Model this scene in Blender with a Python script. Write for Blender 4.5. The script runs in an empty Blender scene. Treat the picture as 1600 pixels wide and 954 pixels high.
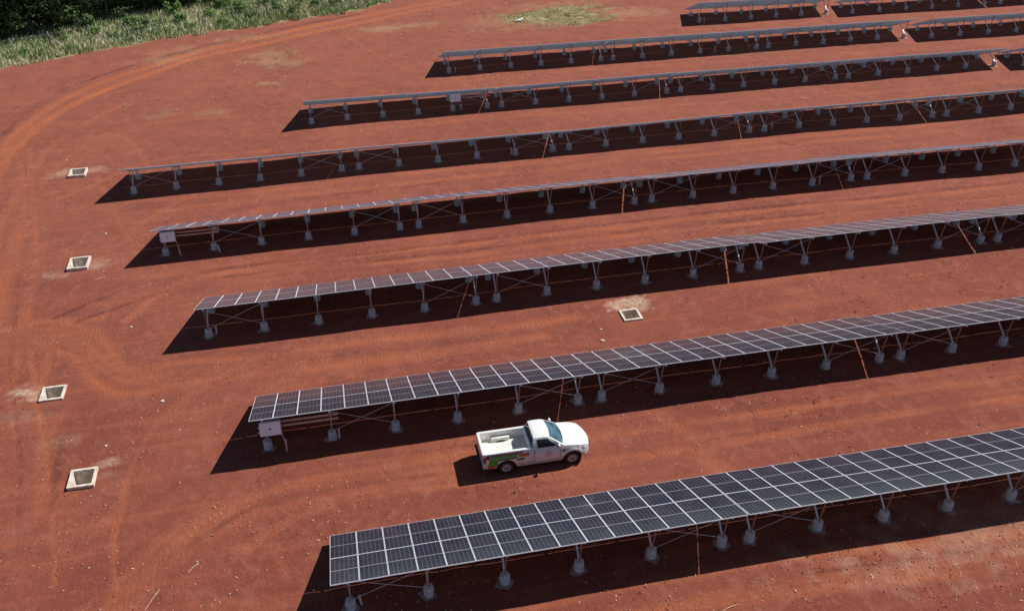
import bpy, bmesh, math, random
import numpy as np
from mathutils import Matrix, Vector, noise
random.seed(7); RNG = np.random.default_rng(11)
SC = bpy.context.scene
COL = SC.collection
R = math.radians

# ------------------------------------------------------------------ camera
CAM_H = 29.85
def camera_basis():
    p, y, r = 0.56454, 0.17705, -0.019
    f = Vector((math.sin(y)*math.cos(p), math.cos(y)*math.cos(p), -math.sin(p)))
    rt = Vector((math.cos(y), -math.sin(y), 0)); up = rt.cross(f)
    r2 = math.cos(r)*rt + math.sin(r)*up; u2 = -math.sin(r)*rt + math.cos(r)*up
    return r2, u2, f
cd = bpy.data.cameras.new('camera'); cam = bpy.data.objects.new('camera', cd); COL.objects.link(cam)
r2, u2, ff = camera_basis()
cam.matrix_world = Matrix(((r2.x, u2.x, -ff.x, 0), (r2.y, u2.y, -ff.y, 0), (r2.z, u2.z, -ff.z, CAM_H), (0, 0, 0, 1)))
cd.sensor_width = 36; cd.lens = 1373.67/1600*36
cd.shift_x = 63.18/1600; cd.shift_y = -41.85/1600
cd.clip_start = .5; cd.clip_end = 5000
SC.camera = cam

# ------------------------------------------------------------------ light
SUN = Vector((.906, .279, 1.0)).normalized()
w = bpy.data.worlds.new('World'); SC.world = w; w.use_nodes = True
nt = w.node_tree; bg = nt.nodes['Background']
sky = nt.nodes.new('ShaderNodeTexSky'); sky.sky_type = 'NISHITA'; sky.sun_disc = False
sky.sun_elevation = math.asin(SUN.z); sky.sun_rotation = math.atan2(SUN.x, SUN.y)
sky.air_density = 1.0; sky.dust_density = .4; sky.ozone_density = 3.0; sky.altitude = 300
nt.links.new(sky.outputs[0], bg.inputs[0]); bg.inputs[1].default_value = .05
sl = bpy.data.lights.new('sun', 'SUN'); sl.energy = 5.0; sl.angle = R(.5); sl.color = (1, .955, .89)
so = bpy.data.objects.new('sun', sl); COL.objects.link(so)
so.rotation_euler = SUN.to_track_quat('Z', 'Y').to_euler(); so.location = (40, 20, 60)
SC.view_settings.view_transform = 'Standard'; SC.view_settings.look = 'None'
SC.view_settings.exposure = .15; SC.view_settings.gamma = 1; SC.view_settings.use_curve_mapping = False

# ------------------------------------------------------------------ helpers
def tag(o, label=None, cat=None, group=None, kind=None):
    if label: o['label'] = label
    if cat: o['category'] = cat
    if group: o['group'] = group
    if kind: o['kind'] = kind
    return o
class MB:
    """collects simple shapes into one mesh"""
    def __init__(s): s.v = []; s.f = []; s.m = []; s.mi = 0; s.sm = []
    def add(s, vs, fs, smooth=False):
        b = len(s.v); s.v += [tuple(p) for p in vs]
        for f in fs: s.f.append(tuple(i+b for i in f)); s.m.append(s.mi); s.sm.append(smooth)
        return s
    def box(s, x0, x1, y0, y1, z0, z1):
        v = [(x0,y0,z0),(x1,y0,z0),(x1,y1,z0),(x0,y1,z0),(x0,y0,z1),(x1,y0,z1),(x1,y1,z1),(x0,y1,z1)]
        return s.add(v, [(0,3,2,1),(4,5,6,7),(0,1,5,4),(1,2,6,5),(2,3,7,6),(3,0,4,7)])
    def bevbox(s, x0, x1, y0, y1, z0, z1, b=.02):
        bm = bmesh.new(); bmesh.ops.create_cube(bm, size=1)
        for v in bm.verts: v.co = Vector(((x0+x1)/2+v.co.x*(x1-x0), (y0+y1)/2+v.co.y*(y1-y0), (z0+z1)/2+v.co.z*(z1-z0)))
        bmesh.ops.bevel(bm, geom=bm.edges[:], offset=b, segments=2, affect='EDGES', profile=.6)
        bm.verts.ensure_lookup_table(); bm.verts.index_update()
        s.add([v.co[:] for v in bm.verts], [[v.index for v in f.verts] for f in bm.faces]); bm.free(); return s
    def tube(s, p0, p1, r0, r1=None, n=8, caps=True, smooth=True):
        p0 = Vector(p0); p1 = Vector(p1); r1 = r0 if r1 is None else r1
        d = (p1-p0).normalized(); a = d.orthogonal().normalized(); b = d.cross(a)
        vs = []
        for p, r in ((p0, r0), (p1, r1)):
            for i in range(n):
                t = 2*math.pi*i/n; vs.append(p+a*math.cos(t)*r+b*math.sin(t)*r)
        s.add(vs, [(i, (i+1)%n, n+(i+1)%n, n+i) for i in range(n)], smooth)
        if caps: s.add(vs[:n], [tuple(range(n))[::-1]]); s.add(vs[n:], [tuple(range(n))])
        return s
    def lathe(s, prof, n=16, c=(0,0,0), axis='z', smooth=True):
        vs = []
        for r, h in prof:
            for i in range(n):
                t = 2*math.pi*i/n; a, b = r*math.cos(t), r*math.sin(t)
                vs.append((c[0]+a, c[1]+b, c[2]+h) if axis == 'z' else (c[0]+a, c[1]+h, c[2]+b))
        fs = [(k*n+i, k*n+(i+1)%n, (k+1)*n+(i+1)%n, (k+1)*n+i) for k in range(len(prof)-1) for i in range(n)]
        if axis == 'y': fs = [f[::-1] for f in fs]
        return s.add(vs, fs, smooth)
    def grid(s, pts, smooth=True, flip=False):
        n = len(pts[0]); vs = [p for row in pts for p in row]
        fs = [(j*n+i, j*n+i+1, (j+1)*n+i+1, (j+1)*n+i) for j in range(len(pts)-1) for i in range(n-1)]
        if flip: fs = [f[::-1] for f in fs]
        return s.add(vs, fs, smooth)
    def mesh(s, name, mats):
        me = bpy.data.meshes.new(name); me.from_pydata(s.v, [], s.f)
        for m in (mats if isinstance(mats, (list, tuple)) else [mats]): me.materials.append(m)
        me.polygons.foreach_set('material_index', s.m); me.polygons.foreach_set('use_smooth', s.sm); me.update()
        return me
    def build(s, name, mats, parent=None, loc=(0,0,0), kind=None):
        return obj(name, s.mesh(name, mats), parent, loc, kind=kind)
def obj(name, me, parent=None, loc=(0,0,0), mat=None, kind=None):
    o = bpy.data.objects.new(name, me); COL.objects.link(o)
    if parent: o.parent = parent
    if mat is not None: o.matrix_basis = mat
    else: o.location = loc
    if kind: o['kind'] = kind
    return o
def empty(name, loc, rz=0):
    o = bpy.data.objects.new(name, None); o.empty_display_size = .3; COL.objects.link(o)
    o.location = loc; o.rotation_euler = (0, 0, rz); return o

# ------------------------------------------------------------------ materials
def nmat(name):
    m = bpy.data.materials.new(name); m.use_nodes = True
    n = m.node_tree.nodes; return m, n, m.node_tree.links, n['Principled BSDF']
def mat(name, c, rough=.6, metal=0, spec=.5, var=0, scale=8, dirt=None, dirt_amt=.4, bump=0, coat=0, coords='Object', bscale=None):
    m, n, L, b = nmat(name)
    b.inputs['Base Color'].default_value = (*c, 1); b.inputs['Roughness'].default_value = rough
    b.inputs['Metallic'].default_value = metal; b.inputs['Specular IOR Level'].default_value = spec
    if coat: b.inputs['Coat Weight'].default_value = coat; b.inputs['Coat Roughness'].default_value = .05
    if var or dirt or bump:
        tc = n.new('ShaderNodeTexCoord'); nz = n.new('ShaderNodeTexNoise'); nz.inputs['Scale'].default_value = scale; nz.inputs['Detail'].default_value = 6
        L.new(tc.outputs[coords], nz.inputs['Vector'])
        rp = n.new('ShaderNodeValToRGB'); L.new(nz.outputs[0], rp.inputs[0])
        d = dirt or tuple(min(1, x*(1-var)) for x in c)
        rp.color_ramp.elements[0].position = .3; rp.color_ramp.elements[0].color = (*[x*(1-dirt_amt)+y*dirt_amt for x, y in zip(c, d)], 1)
        rp.color_ramp.elements[1].position = .62; rp.color_ramp.elements[1].color = (*[min(1, x*(1+var*.4)) for x in c], 1)
        L.new(rp.outputs[0], b.inputs['Base Color'])
        if bump:
            bp = n.new('ShaderNodeBump'); bp.inputs['Strength'].default_value = bump; bp.inputs['Distance'].default_value = .02
            n2 = n.new('ShaderNodeTexNoise'); n2.inputs['Scale'].default_value = bscale or scale*3; n2.inputs['Detail'].default_value = 6
            L.new(tc.outputs[coords], n2.inputs['Vector'])
            L.new(n2.outputs[0], bp.inputs['Height']); L.new(bp.outputs[0], b.inputs['Normal'])
    return m
M_CONC = mat('footing_concrete', (.60,.62,.64), .9, var=.35, dirt=(.36,.26,.22), dirt_amt=.4, scale=5, bump=.5)
M_SPILL = mat('spilled_concrete', (.33,.28,.25), .95, var=.4, dirt=(.24,.11,.08), dirt_amt=.6, scale=6, bump=.6)
M_GALV = mat('galvanised_steel', (.72,.76,.82), .45, metal=.15, var=.25, scale=6)
M_BOUNCE_STEEL = mat('soil_bounce_steel', (.36,.24,.20), .6, metal=.3, var=.3, scale=6, dirt=(.3,.1,.06), dirt_amt=.4)  # near struts: brown light bounced off the red soil painted into the steel
M_ALU = mat('anodised_aluminium', (.86,.89,.96), .45, metal=.0, var=.1, scale=3)
M_WOOD = mat('weathered_post_wood', (.30,.26,.22), .9, var=.4, scale=9, bump=.5)
M_PVC = mat('white_conduit_plastic', (.72,.73,.74), .5, var=.1, dirt=(.4,.2,.14), dirt_amt=.3, scale=12)
M_PITC = mat('pit_concrete', (.66,.60,.52), .9, var=.25, dirt=(.36,.2,.13), dirt_amt=.5, scale=5, bump=.5)
M_PITIN = mat('pit_rendered_wall', (.74,.68,.60), .9, var=.3, dirt=(.22,.13,.09), dirt_amt=.6, scale=3, bump=.4)

def panel_glass(name='solar_cell_glass', through=0):
    m, n, L, b = nmat(name)
    uv = n.new('ShaderNodeUVMap'); uv.uv_map = 'UVMap'
    sx = n.new('ShaderNodeSeparateXYZ'); L.new(uv.outputs[0], sx.inputs[0])
    def M(op, a, bb=None, c=None):
        k = n.new('ShaderNodeMath'); k.operation = op
        for i, x in enumerate((a, bb, c)):
            if x is None: continue
            if isinstance(x, (int, float)): k.inputs[i].default_value = x
            else: L.new(x, k.inputs[i])
        return k.outputs[0]
    def line(coord, count, half):         # narrow lines at the cell borders
        f = M('FRACT', M('MULTIPLY', coord, count))
        d = M('MINIMUM', f, M('SUBTRACT', 1, f))
        return M('LESS_THAN', d, half)
    cols = line(sx.outputs[0], 6, .036)
    bus = line(M('ADD', sx.outputs[0], 1/36.), 18, .03)
    rowsl = line(sx.outputs[1], 24, .05)
    mid = M('LESS_THAN', M('ABSOLUTE', M('SUBTRACT', sx.outputs[1], .5)), .0065)
    gap = M('LESS_THAN', M('ABSOLUTE', M('SUBTRACT', M('FRACT', M('MULTIPLY', sx.outputs[0], 6)), .5)), .46)
    mid = M('MULTIPLY', mid, gap)
    oi = n.new('ShaderNodeObjectInfo')
    tc = n.new('ShaderNodeTexCoord'); nz = n.new('ShaderNodeTexNoise'); nz.inputs['Scale'].default_value = 1.3; nz.inputs['Detail'].default_value = 5
    geo = n.new('ShaderNodeNewGeometry'); L.new(geo.outputs['Position'], nz.inputs['Vector'])
    base = n.new('ShaderNodeMix'); base.data_type = 'RGBA'
    base.inputs[6].default_value = (.010,.014,.030,1); base.inputs[7].default_value = (.020,.024,.042,1)
    L.new(oi.outputs['Random'], base.inputs[0])
    def mix(fac, a, col):
        k = n.new('ShaderNodeMix'); k.data_type = 'RGBA'
        if isinstance(fac, float): k.inputs[0].default_value = fac
        else: L.new(fac, k.inputs[0])
        L.new(a, k.inputs[6]); k.inputs[7].default_value = (*col, 1); return k.outputs[2]
    c = mix(M('MULTIPLY', rowsl, .12), base.outputs[2], (.16,.17,.19))
    c = mix(M('MULTIPLY', bus, .05), c, (.25,.26,.28))
    c = mix(M('MULTIPLY', cols, .34), c, (.36,.37,.39))
    c = mix(M('MULTIPLY', mid, .7), c, (.62,.62,.62))
    dust = n.new('ShaderNodeMapRange'); L.new(nz.outputs[0], dust.inputs[0])
    dust.inputs[1].default_value = .35; dust.inputs[2].default_value = .75; dust.inputs[3].default_value = .015; dust.inputs[4].default_value = .10
    c = mix(dust.outputs[0], c, (.27,.22,.20))
    L.new(c, b.inputs['Base Color'])
    b.inputs['Roughness'].default_value = .15; b.inputs['Specular IOR Level'].default_value = .5
    b.inputs['Sheen Weight'].default_value = 1.0; b.inputs['Sheen Roughness'].default_value = .22; b.inputs['Sheen Tint'].default_value = (.78,.88,1,1)
    if through:      # a little sunlight passes between the cells
        tr_ = n.new('ShaderNodeBsdfTransparent'); mx = n.new('ShaderNodeMixShader'); mx.inputs[0].default_value = through; out = n['Material Output']
        L.new(b.outputs[0], mx.inputs[1]); L.new(tr_.outputs[0], mx.inputs[2]); L.new(mx.outputs[0], out.inputs[0])
    return m
M_CELL = panel_glass(); M_CELL2 = panel_glass('bifacial_cell_glass', .14)
def backsheet():
    m, n, L, b = nmat('translucent_backsheet'); b.inputs['Base Color'].default_value = (.55,.78,1,1); b.inputs['Roughness'].default_value = .8; b.inputs['Specular IOR Level'].default_value = .2
    t_ = n.new('ShaderNodeBsdfTranslucent'); tc = n.new('ShaderNodeTexCoord'); nz = n.new('ShaderNodeTexNoise'); nz.inputs['Scale'].default_value = 3.5; L.new(tc.outputs['Object'], nz.inputs['Vector'])
    rp = n.new('ShaderNodeValToRGB'); L.new(nz.outputs[0], rp.inputs[0]); rp.color_ramp.elements[0].position = .35; rp.color_ramp.elements[0].color = (.35,.52,.80,1); rp.color_ramp.elements[1].position = .65; rp.color_ramp.elements[1].color = (.85,.95,1,1)
    L.new(rp.outputs[0], t_.inputs[0]); mx = n.new('ShaderNodeMixShader'); mx.inputs[0].default_value = .65
    L.new(b.outputs[0], mx.inputs[1]); L.new(t_.outputs[0], mx.inputs[2]); L.new(mx.outputs[0], n['Material Output'].inputs[0]); return m
M_BACK2 = backsheet()
M_BACK = mat('panel_backsheet', (.66,.86,.98), .8, spec=.2, var=.12, scale=2.5, dirt=(.34,.44,.60), dirt_amt=.5)

# ------------------------------------------------------------------ terrain
GX = np.array([-32, -20, -8, 4, 16, 28, 40, 52, 64, 80, 100.]); GY = np.array([10, 24, 34.5, 45, 55.5, 66, 77, 87.5, 98, 112.])
GZ = np.array([[-0.2, -0.15, -0.11, -0.12, -0.19, -0.28, -0.31, -0.28, -0.22, -0.16, -0.09], [-0.25, -0.23, -0.18, -0.12, -0.07, -0.23, -0.23, -0.2, -0.17, -0.15, -0.12], [-0.3, -0.28, -0.27, -0.14, -0.05, -0.08, -0.13, -0.12, -0.13, -0.14, -0.14], [-0.32, -0.22, -0.08, -0.04, 0.09, 0.11, 0.07, -0.04, -0.12, -0.14, -0.16], [-0.3, -0.18, -0.05, 0.02, 0.1, 0.1, 0.08, -0.11, -0.11, -0.13, -0.17], [-0.25, -0.16, -0.07, 0.08, 0.1, 0.1, 0.12, -0.11, -0.04, -0.1, -0.18], [-0.17, -0.06, 0.07, 0.22, 0.2, 0.12, 0.12, 0.12, 0.06, -0.08, -0.2], [-0.05, 0.07, 0.19, 0.28, 0.27, 0.26, 0.21, 0.2, 0.11, -0.06, -0.19], [0.08, 0.18, 0.27, 0.33, 0.35, 0.34, 0.28, 0.14, 0.11, 0.0, -0.13], [0.21, 0.28, 0.34, 0.38, 0.4, 0.38, 0.3, 0.18, 0.1, 0.03, -0.05]])
def broad(x, y):
    i = np.clip(np.searchsorted(GX, x)-1, 0, len(GX)-2); j = np.clip(np.searchsorted(GY, y)-1, 0, len(GY)-2)
    u = np.clip((x-GX[i])/(GX[i+1]-GX[i]), 0, 1); v = np.clip((y-GY[j])/(GY[j+1]-GY[j]), 0, 1)
    u = u*u*(3-2*u); v = v*v*(3-2*v)
    return (GZ[j,i]*(1-u)+GZ[j,i+1]*u)*(1-v)+(GZ[j+1,i]*(1-u)+GZ[j+1,i+1]*u)*v
_tab = RNG.random((256, 256))*2-1
def vnoise(x, y, s, seed=0):
    x = x/s+seed*17.3; y = y/s+seed*31.7
    xi = np.floor(x).astype(int); yi = np.floor(y).astype(int); u = x-xi; v = y-yi
    u = u*u*(3-2*u); v = v*v*(3-2*v); t = lambda a, b: _tab[a & 255, b & 255]
    return (t(xi,yi)*(1-u)+t(xi+1,yi)*u)*(1-v)+(t(xi,yi+1)*(1-u)+t(xi+1,yi+1)*u)*v
# (kind, width in metres, strength, points on the ground): o bright loose soil, d dark wheel rut, p pale crust
TRACKS = [
('o',0.75,1.0,[(-26.9, 67.1), (-26.8, 74.5), (-25.7, 81.0), (-23.9, 85.5), (-21.6, 89.0), (-19.1, 91.7), (-16.3, 93.9), (-12.7, 96.6), (-7.1, 99.7), (-1.0, 102.8), (5.5, 105.6), (12.3, 108.6), (17.4, 110.3)]),
('o',0.75,1.0,[(-25.9, 63.6), (-26.0, 71.3), (-25.1, 78.2), (-23.4, 82.8), (-21.2, 86.2), (-18.8, 89.0), (-16.1, 91.5), (-12.6, 94.7), (-7.0, 97.4), (-1.1, 100.3), (5.3, 103.2), (12.1, 106.4), (18.8, 109.0)]),
('o',2.4,0.20,[(-26.2, 64.8), (-26.3, 72.6), (-25.4, 79.4), (-23.6, 83.8), (-21.4, 87.3), (-18.9, 90.1), (-16.2, 92.7), (-12.6, 95.5), (-7.0, 98.5), (-1.0, 101.5), (5.3, 104.2), (12.2, 107.5), (18.5, 109.7)]),
('d',0.5,0.75,[(-27.6, 77.8), (-26.4, 83.9), (-24.5, 88.3), (-22.0, 91.2), (-19.4, 93.8), (-16.5, 95.8), (-12.8, 98.2), (-7.1, 101.4), (-1.0, 104.3), (6.0, 107.1)]),
('o',0.7,0.4,[(-23.2, 56.4), (-23.4, 66.2), (-22.8, 73.9), (-20.9, 79.0), (-17.6, 83.7)]),
('o',0.6,0.3,[(-21.1, 49.7), (-21.9, 57.9), (-21.9, 65.9), (-20.7, 72.1), (-17.8, 76.8), (-13.6, 78.0), (-5.7, 77.5)]),
('o',0.8,0.45,[(-20.1, 44.2), (-20.4, 48.1), (-21.1, 53.4), (-21.7, 60.6)]),
('o',0.5,0.35,[(-18.1, 41.5), (-18.9, 46.5), (-19.4, 52.3), (-19.7, 57.4)]),
('o',0.5,0.35,[(-16.4, 40.0), (-16.6, 43.5), (-17.1, 47.4)]),
('d',0.26,0.75,[(-17.2, 47.6), (-16.0, 48.4), (-14.3, 49.4), (-12.3, 50.4), (-10.5, 50.7), (-7.7, 51.1), (-4.4, 51.1), (-1.1, 51.0), (3.2, 51.0), (9.8, 51.1), (16.6, 51.2), (26.0, 51.3), (33.8, 51.1), (40.1, 51.0), (51.5, 51.1)]),
('d',0.26,0.65,[(-15.6, 47.0), (-14.3, 47.6), (-11.7, 48.8), (-9.2, 49.7), (-6.5, 50.1), (-3.0, 50.0), (1.4, 49.9), (7.4, 49.9), (16.2, 50.0), (25.4, 49.8), (32.9, 49.5), (40.1, 49.2), (44.0, 49.3), (50.2, 49.4)]),
('o',0.5,0.6,[(-12.7, 46.4), (-10.7, 49.4), (-9.2, 50.2), (-5.2, 50.8), (-1.1, 50.8), (3.2, 50.9), (8.4, 50.8), (13.0, 50.7), (21.1, 50.7), (30.6, 50.8), (40.5, 50.5), (51.2, 50.7)]),
('o',0.45,0.55,[(-11.5, 49.0), (-9.6, 49.5), (-7.4, 50.0), (-4.6, 50.1), (3.1, 49.6), (8.1, 49.3), (12.7, 49.4), (18.8, 49.4), (25.2, 49.3), (34.7, 49.2), (50.1, 49.3)]),
('o',0.75,0.46,[(-20.4, 46.8), (-18.7, 47.2), (-17.7, 47.5), (-16.4, 47.1), (-14.7, 45.8), (-13.5, 44.1), (-12.6, 42.2), (-11.4, 41.1), (-9.3, 41.4), (-7.2, 41.3), (-5.4, 41.1), (-2.3, 41.2), (0.7, 41.2), (4.0, 41.1), (9.7, 40.9), (13.5, 40.9)]),
('o',0.75,0.46,[(-20.1, 45.5), (-18.3, 45.4), (-17.4, 45.2), (-16.1, 44.1), (-15.0, 43.2), (-13.8, 41.0), (-12.5, 39.6), (-10.8, 39.2), (-9.6, 39.2), (-7.4, 39.6), (-5.0, 39.6), (-2.7, 39.4), (0.6, 39.4), (5.6, 39.3), (11.2, 39.5)]),
('o',0.4,0.5,[(-18.7, 47.2), (-17.1, 46.4), (-15.4, 47.0), (-14.2, 47.0)]),
('o',1.2,0.35,[(-20.6, 46.2), (-17.8, 46.2), (-15.0, 44.9), (-12.7, 41.7), (-9.8, 40.2), (-5.7, 40.2), (-1.5, 40.2)]),
('d',0.2,0.5,[(-7.4, 39.2), (-5.0, 40.2), (-2.2, 40.2), (0.6, 40.3)]),
('o',0.42,0.5,[(-9.3, 26.7), (-8.6, 27.9), (-7.1, 29.3), (-4.9, 30.4), (-2.5, 30.8), (-0.1, 31.0), (4.2, 31.0), (9.0, 31.0), (11.4, 30.9), (15.6, 30.9), (18.3, 30.9), (21.8, 30.8), (25.4, 30.9), (28.7, 31.0), (35.4, 30.8)]),
('o',0.42,0.5,[(-5.4, 27.2), (-4.0, 28.2), (-2.6, 28.9), (-0.2, 29.4), (3.9, 29.2), (8.6, 29.3), (10.8, 29.3), (14.9, 29.2), (17.5, 29.2), (21.3, 29.3), (24.8, 29.4), (28.1, 29.5), (34.2, 29.4)]),
('d',0.25,0.6,[(-7.6, 28.1), (-4.9, 29.8), (-1.9, 30.1), (1.0, 30.1), (3.4, 30.0)]),
('o',1.5,0.3,[(-10.3, 25.1), (-8.6, 27.9), (-4.9, 29.8), (-0.1, 30.4), (6.0, 30.2)]),
('o',0.6,0.5,[(2.7, 21.7), (7.0, 22.2), (10.8, 22.2), (13.5, 22.2), (17.8, 22.1), (22.1, 21.9), (28.0, 21.5)]),
('d',0.3,0.5,[(4.8, 22.0), (7.3, 22.4), (10.3, 22.6)]),
('o',0.5,0.5,[(13.0, 20.9), (17.1, 20.9), (21.4, 20.7), (27.2, 20.6)]),
('o',0.6,0.45,[(7.6, 20.8), (11.6, 20.8), (15.6, 20.6), (21.1, 20.3), (26.8, 20.0)]),
('o',0.8,0.55,[(14.7, 32.3), (15.9, 30.8), (16.4, 29.5), (16.4, 28.2), (16.7, 27.2)]),
('o',0.3,0.2,[(-19.0, 71.1), (-15.2, 60.1), (-13.1, 54.1), (-11.6, 48.2), (-9.8, 43.1), (-8.3, 38.3), (-7.4, 34.2), (-6.4, 32.2), (-4.3, 28.1), (-3.5, 25.5)]),
('o',0.4,0.35,[(8.1, 91.2), (12.2, 87.1), (14.0, 81.9), (15.6, 77.2)]),
('o',0.4,0.3,[(3.6, 105.5), (4.5, 97.7), (7.3, 90.3), (9.4, 85.8)]),
('o',0.5,0.3,[(-14.6, 31.4), (-15.3, 35.8), (-15.1, 38.2)]),
('d',0.3,0.5,[(-14.1, 31.3), (-14.4, 33.6), (-14.6, 36.2)]),
('o',0.4,0.35,[(-24.0, 63.2), (-22.4, 63.8), (-19.0, 65.2), (-13.8, 69.8), (-4.5, 69.5)]),
('d',0.15,0.35,[(2.9, 68.9), (13.7, 67.8), (21.4, 67.5)]),
('o',0.5,0.4,[(-14.8, 62.6), (-5.4, 62.0), (9.4, 62.4), (25.1, 61.9), (42.2, 62.3), (60.7, 62.6)]),
('o',0.5,0.4,[(-12.3, 60.4), (-0.6, 60.8), (14.2, 60.7), (30.1, 60.8), (59.5, 61.1)]),
('o',0.5,0.35,[(-1.8, 71.4), (11.0, 71.9), (28.6, 71.4), (47.0, 70.6), (66.7, 70.2)]),
('d',0.2,0.4,[(41.4, 57.0), (41.3, 54.7)]),
('d',0.3,0.6,[(37.0, 61.7), (37.9, 60.8)]),
('o',0.5,0.3,[(8.8, 81.3), (25.7, 82.1), (45.8, 81.1), (75.0, 80.5)]),
('o',0.35,0.5,[(-22.5,44),(-21.5,52),(-21.8,60),(-23.5,68),(-26,76)]),
('o',0.35,0.45,[(-18.5,44),(-19.2,52),(-20.8,60),(-22.8,68),(-24.5,75)]),
('d',0.2,0.4,[(-15.2,30),(-16.5,36),(-18.6,43),(-19.8,50)]),
('o',0.3,0.4,[(-13.0,27),(-14.4,33),(-15.6,37),(-18.2,46),(-18.8,50)]),
('o',0.35,0.35,[(-10,24),(-11,30),(-10.2,36),(-7,39.5),(-3,40.5)]),
('o',0.3,0.35,[(-14,58),(-10,62.5),(-5,64.5)]),('d',0.2,0.35,[(-13,56),(-9,58.6),(-4,59.8),(6,60.2),(20,60)]),
('o',0.3,0.35,[(-19,62),(-14,66),(-16,74),(-20,78)]),
('d',0.18,0.5,[(19.5,29.5),(19.9,31),(19.2,32.5)]),('d',0.15,0.4,[(14.3,28.9),(13.4,30),(12.9,31.4)]),
]
def spline(pts, step=.8):
    P = [np.array(p, float) for p in pts]; P = [2*P[0]-P[1]]+P+[2*P[-1]-P[-2]]; out = []
    for a, b, c, d in zip(P, P[1:], P[2:], P[3:]):
        k = max(2, int(np.linalg.norm(c-b)/step))
        for i in range(k):
            t = i/k; out.append(.5*(2*b+(c-a)*t+(2*a-5*b+4*c-d)*t*t+(3*b-a-3*c+d)*t**3))
    out.append(P[-2]); return np.array(out)
PITS = [(-15.72, 40.15, .60, .58, .10), (-13.0, 33.2, .60, .60, .17), (-16.75, 53.75, .64, .72, .20), (-19.45, 68.55, .64, .66, .20), (16.75, 40.38, .56, .54, .08)]
WALL = .10
def ground_z(x, y):
    """height of the finished terrain at single points (no fine clods)"""
    a = np.atleast_1d(np.array(x, float)); b = np.atleast_1d(np.array(y, float))
    return float((broad(a, b)+.035*vnoise(a, b, 3.1, 1))[0])
def axis(segs, extra):
    out = []
    for a, b, s in segs: out.append(np.arange(a, b, s))
    v = np.concatenate(out+[np.array([segs[-1][1]])])
    keep = np.ones(len(v), bool)
    for e in extra: keep &= np.abs(v-e) > .04
    return np.sort(np.concatenate([v[keep], np.array(extra)]))
ex = []; ey = []
for (cx, cy, hx, hy, hh) in PITS:
    ex += [cx-hx+WALL/2, cx+hx-WALL/2]; ey += [cy-hy+WALL/2, cy+hy-WALL/2]
ex = sorted(set(round(e, 3) for e in ex)); ey = sorted(set(round(e, 3) for e in ey))
XS = axis([(-900,-100,100), (-100,-46,6), (-46,-24,.4), (-24,30,.15), (30,60,.22), (60,112,.4), (112,160,8), (160,1000,120)], ex)
YS = axis([(-500,-40,60), (-40,10,6), (10,16,.5), (16,48,.14), (48,80,.18), (80,130,.28), (130,180,5), (180,1600,142)], ey)
X, Y = np.meshgrid(XS, YS); X = X.ravel(); Y = Y.ravel()
Z = broad(X, Y)+.035*vnoise(X, Y, 3.1, 1)
tr = np.zeros((3, len(X)))
inx = (X > -46) & (X < 112) & (Y > 10) & (Y < 130)
warp = .12*vnoise(X, Y, 1.7, 5)+.09*vnoise(X, Y, .5, 6)+.08*vnoise(X, Y, .25, 7)
tread = np.zeros(len(X))
for kind, wd, st, pts in TRACKS:
    S = spline(pts); c = 'odp'.index(kind); h = wd*.5+.45
    x0, y0 = S.min(0)-2; x1, y1 = S.max(0)+2
    idx = np.where(inx & (X > x0) & (X < x1) & (Y > y0) & (Y < y1))[0]
    if not len(idx): continue
    best = np.full(len(idx), 9.); 
    for a, b in zip(S, S[1:]):
        d = b-a; l2 = max(d@d, 1e-6); px = X[idx]; py = Y[idx]
        near = np.where((px > min(a[0], b[0])-2) & (px < max(a[0], b[0])+2) & (py > min(a[1], b[1])-2) & (py < max(a[1], b[1])+2))[0]
        if not len(near): continue
        t = np.clip(((px[near]-a[0])*d[0]+(py[near]-a[1])*d[1])/l2, 0, 1)
        dd = np.hypot(px[near]-a[0]-t*d[0], py[near]-a[1]-t*d[1]); best[near] = np.minimum(best[near], dd)
    k = np.clip(1-(np.abs(best+warp[idx]*(.6 if st < .9 else .25))-wd*.35)/(wd*.45), 0, 1); k = k*k*(3-2*k)*st
    if kind == 'o': k = np.minimum(1, k*1.45)*(1 if st > .9 else .76+.24*np.cos(best*2*math.pi/(.24 if wd < .6 else .62)))     # parallel tread lines
    # the strip comes and goes along its length
    k *= np.clip(.75+.55*vnoise(X[idx], Y[idx], 2.6, 8), .3 if st < .9 else .75, 1)
    tr[c, idx] = np.maximum(tr[c, idx], k)
Z += -.035*tr[0]-.05*tr[1]+.01*tr[2]
fine = .022*vnoise(X, Y, .8, 2)+.014*vnoise(X, Y, .42, 3)+.006*vnoise(X, Y, .2, 4)
rough = np.clip(.5+.9*vnoise(X, Y, 7, 9), .25, 1.3)*(1-.5*np.clip(tr[0], 0, 1))
Z += np.where(inx, fine*rough, 0)
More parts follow.
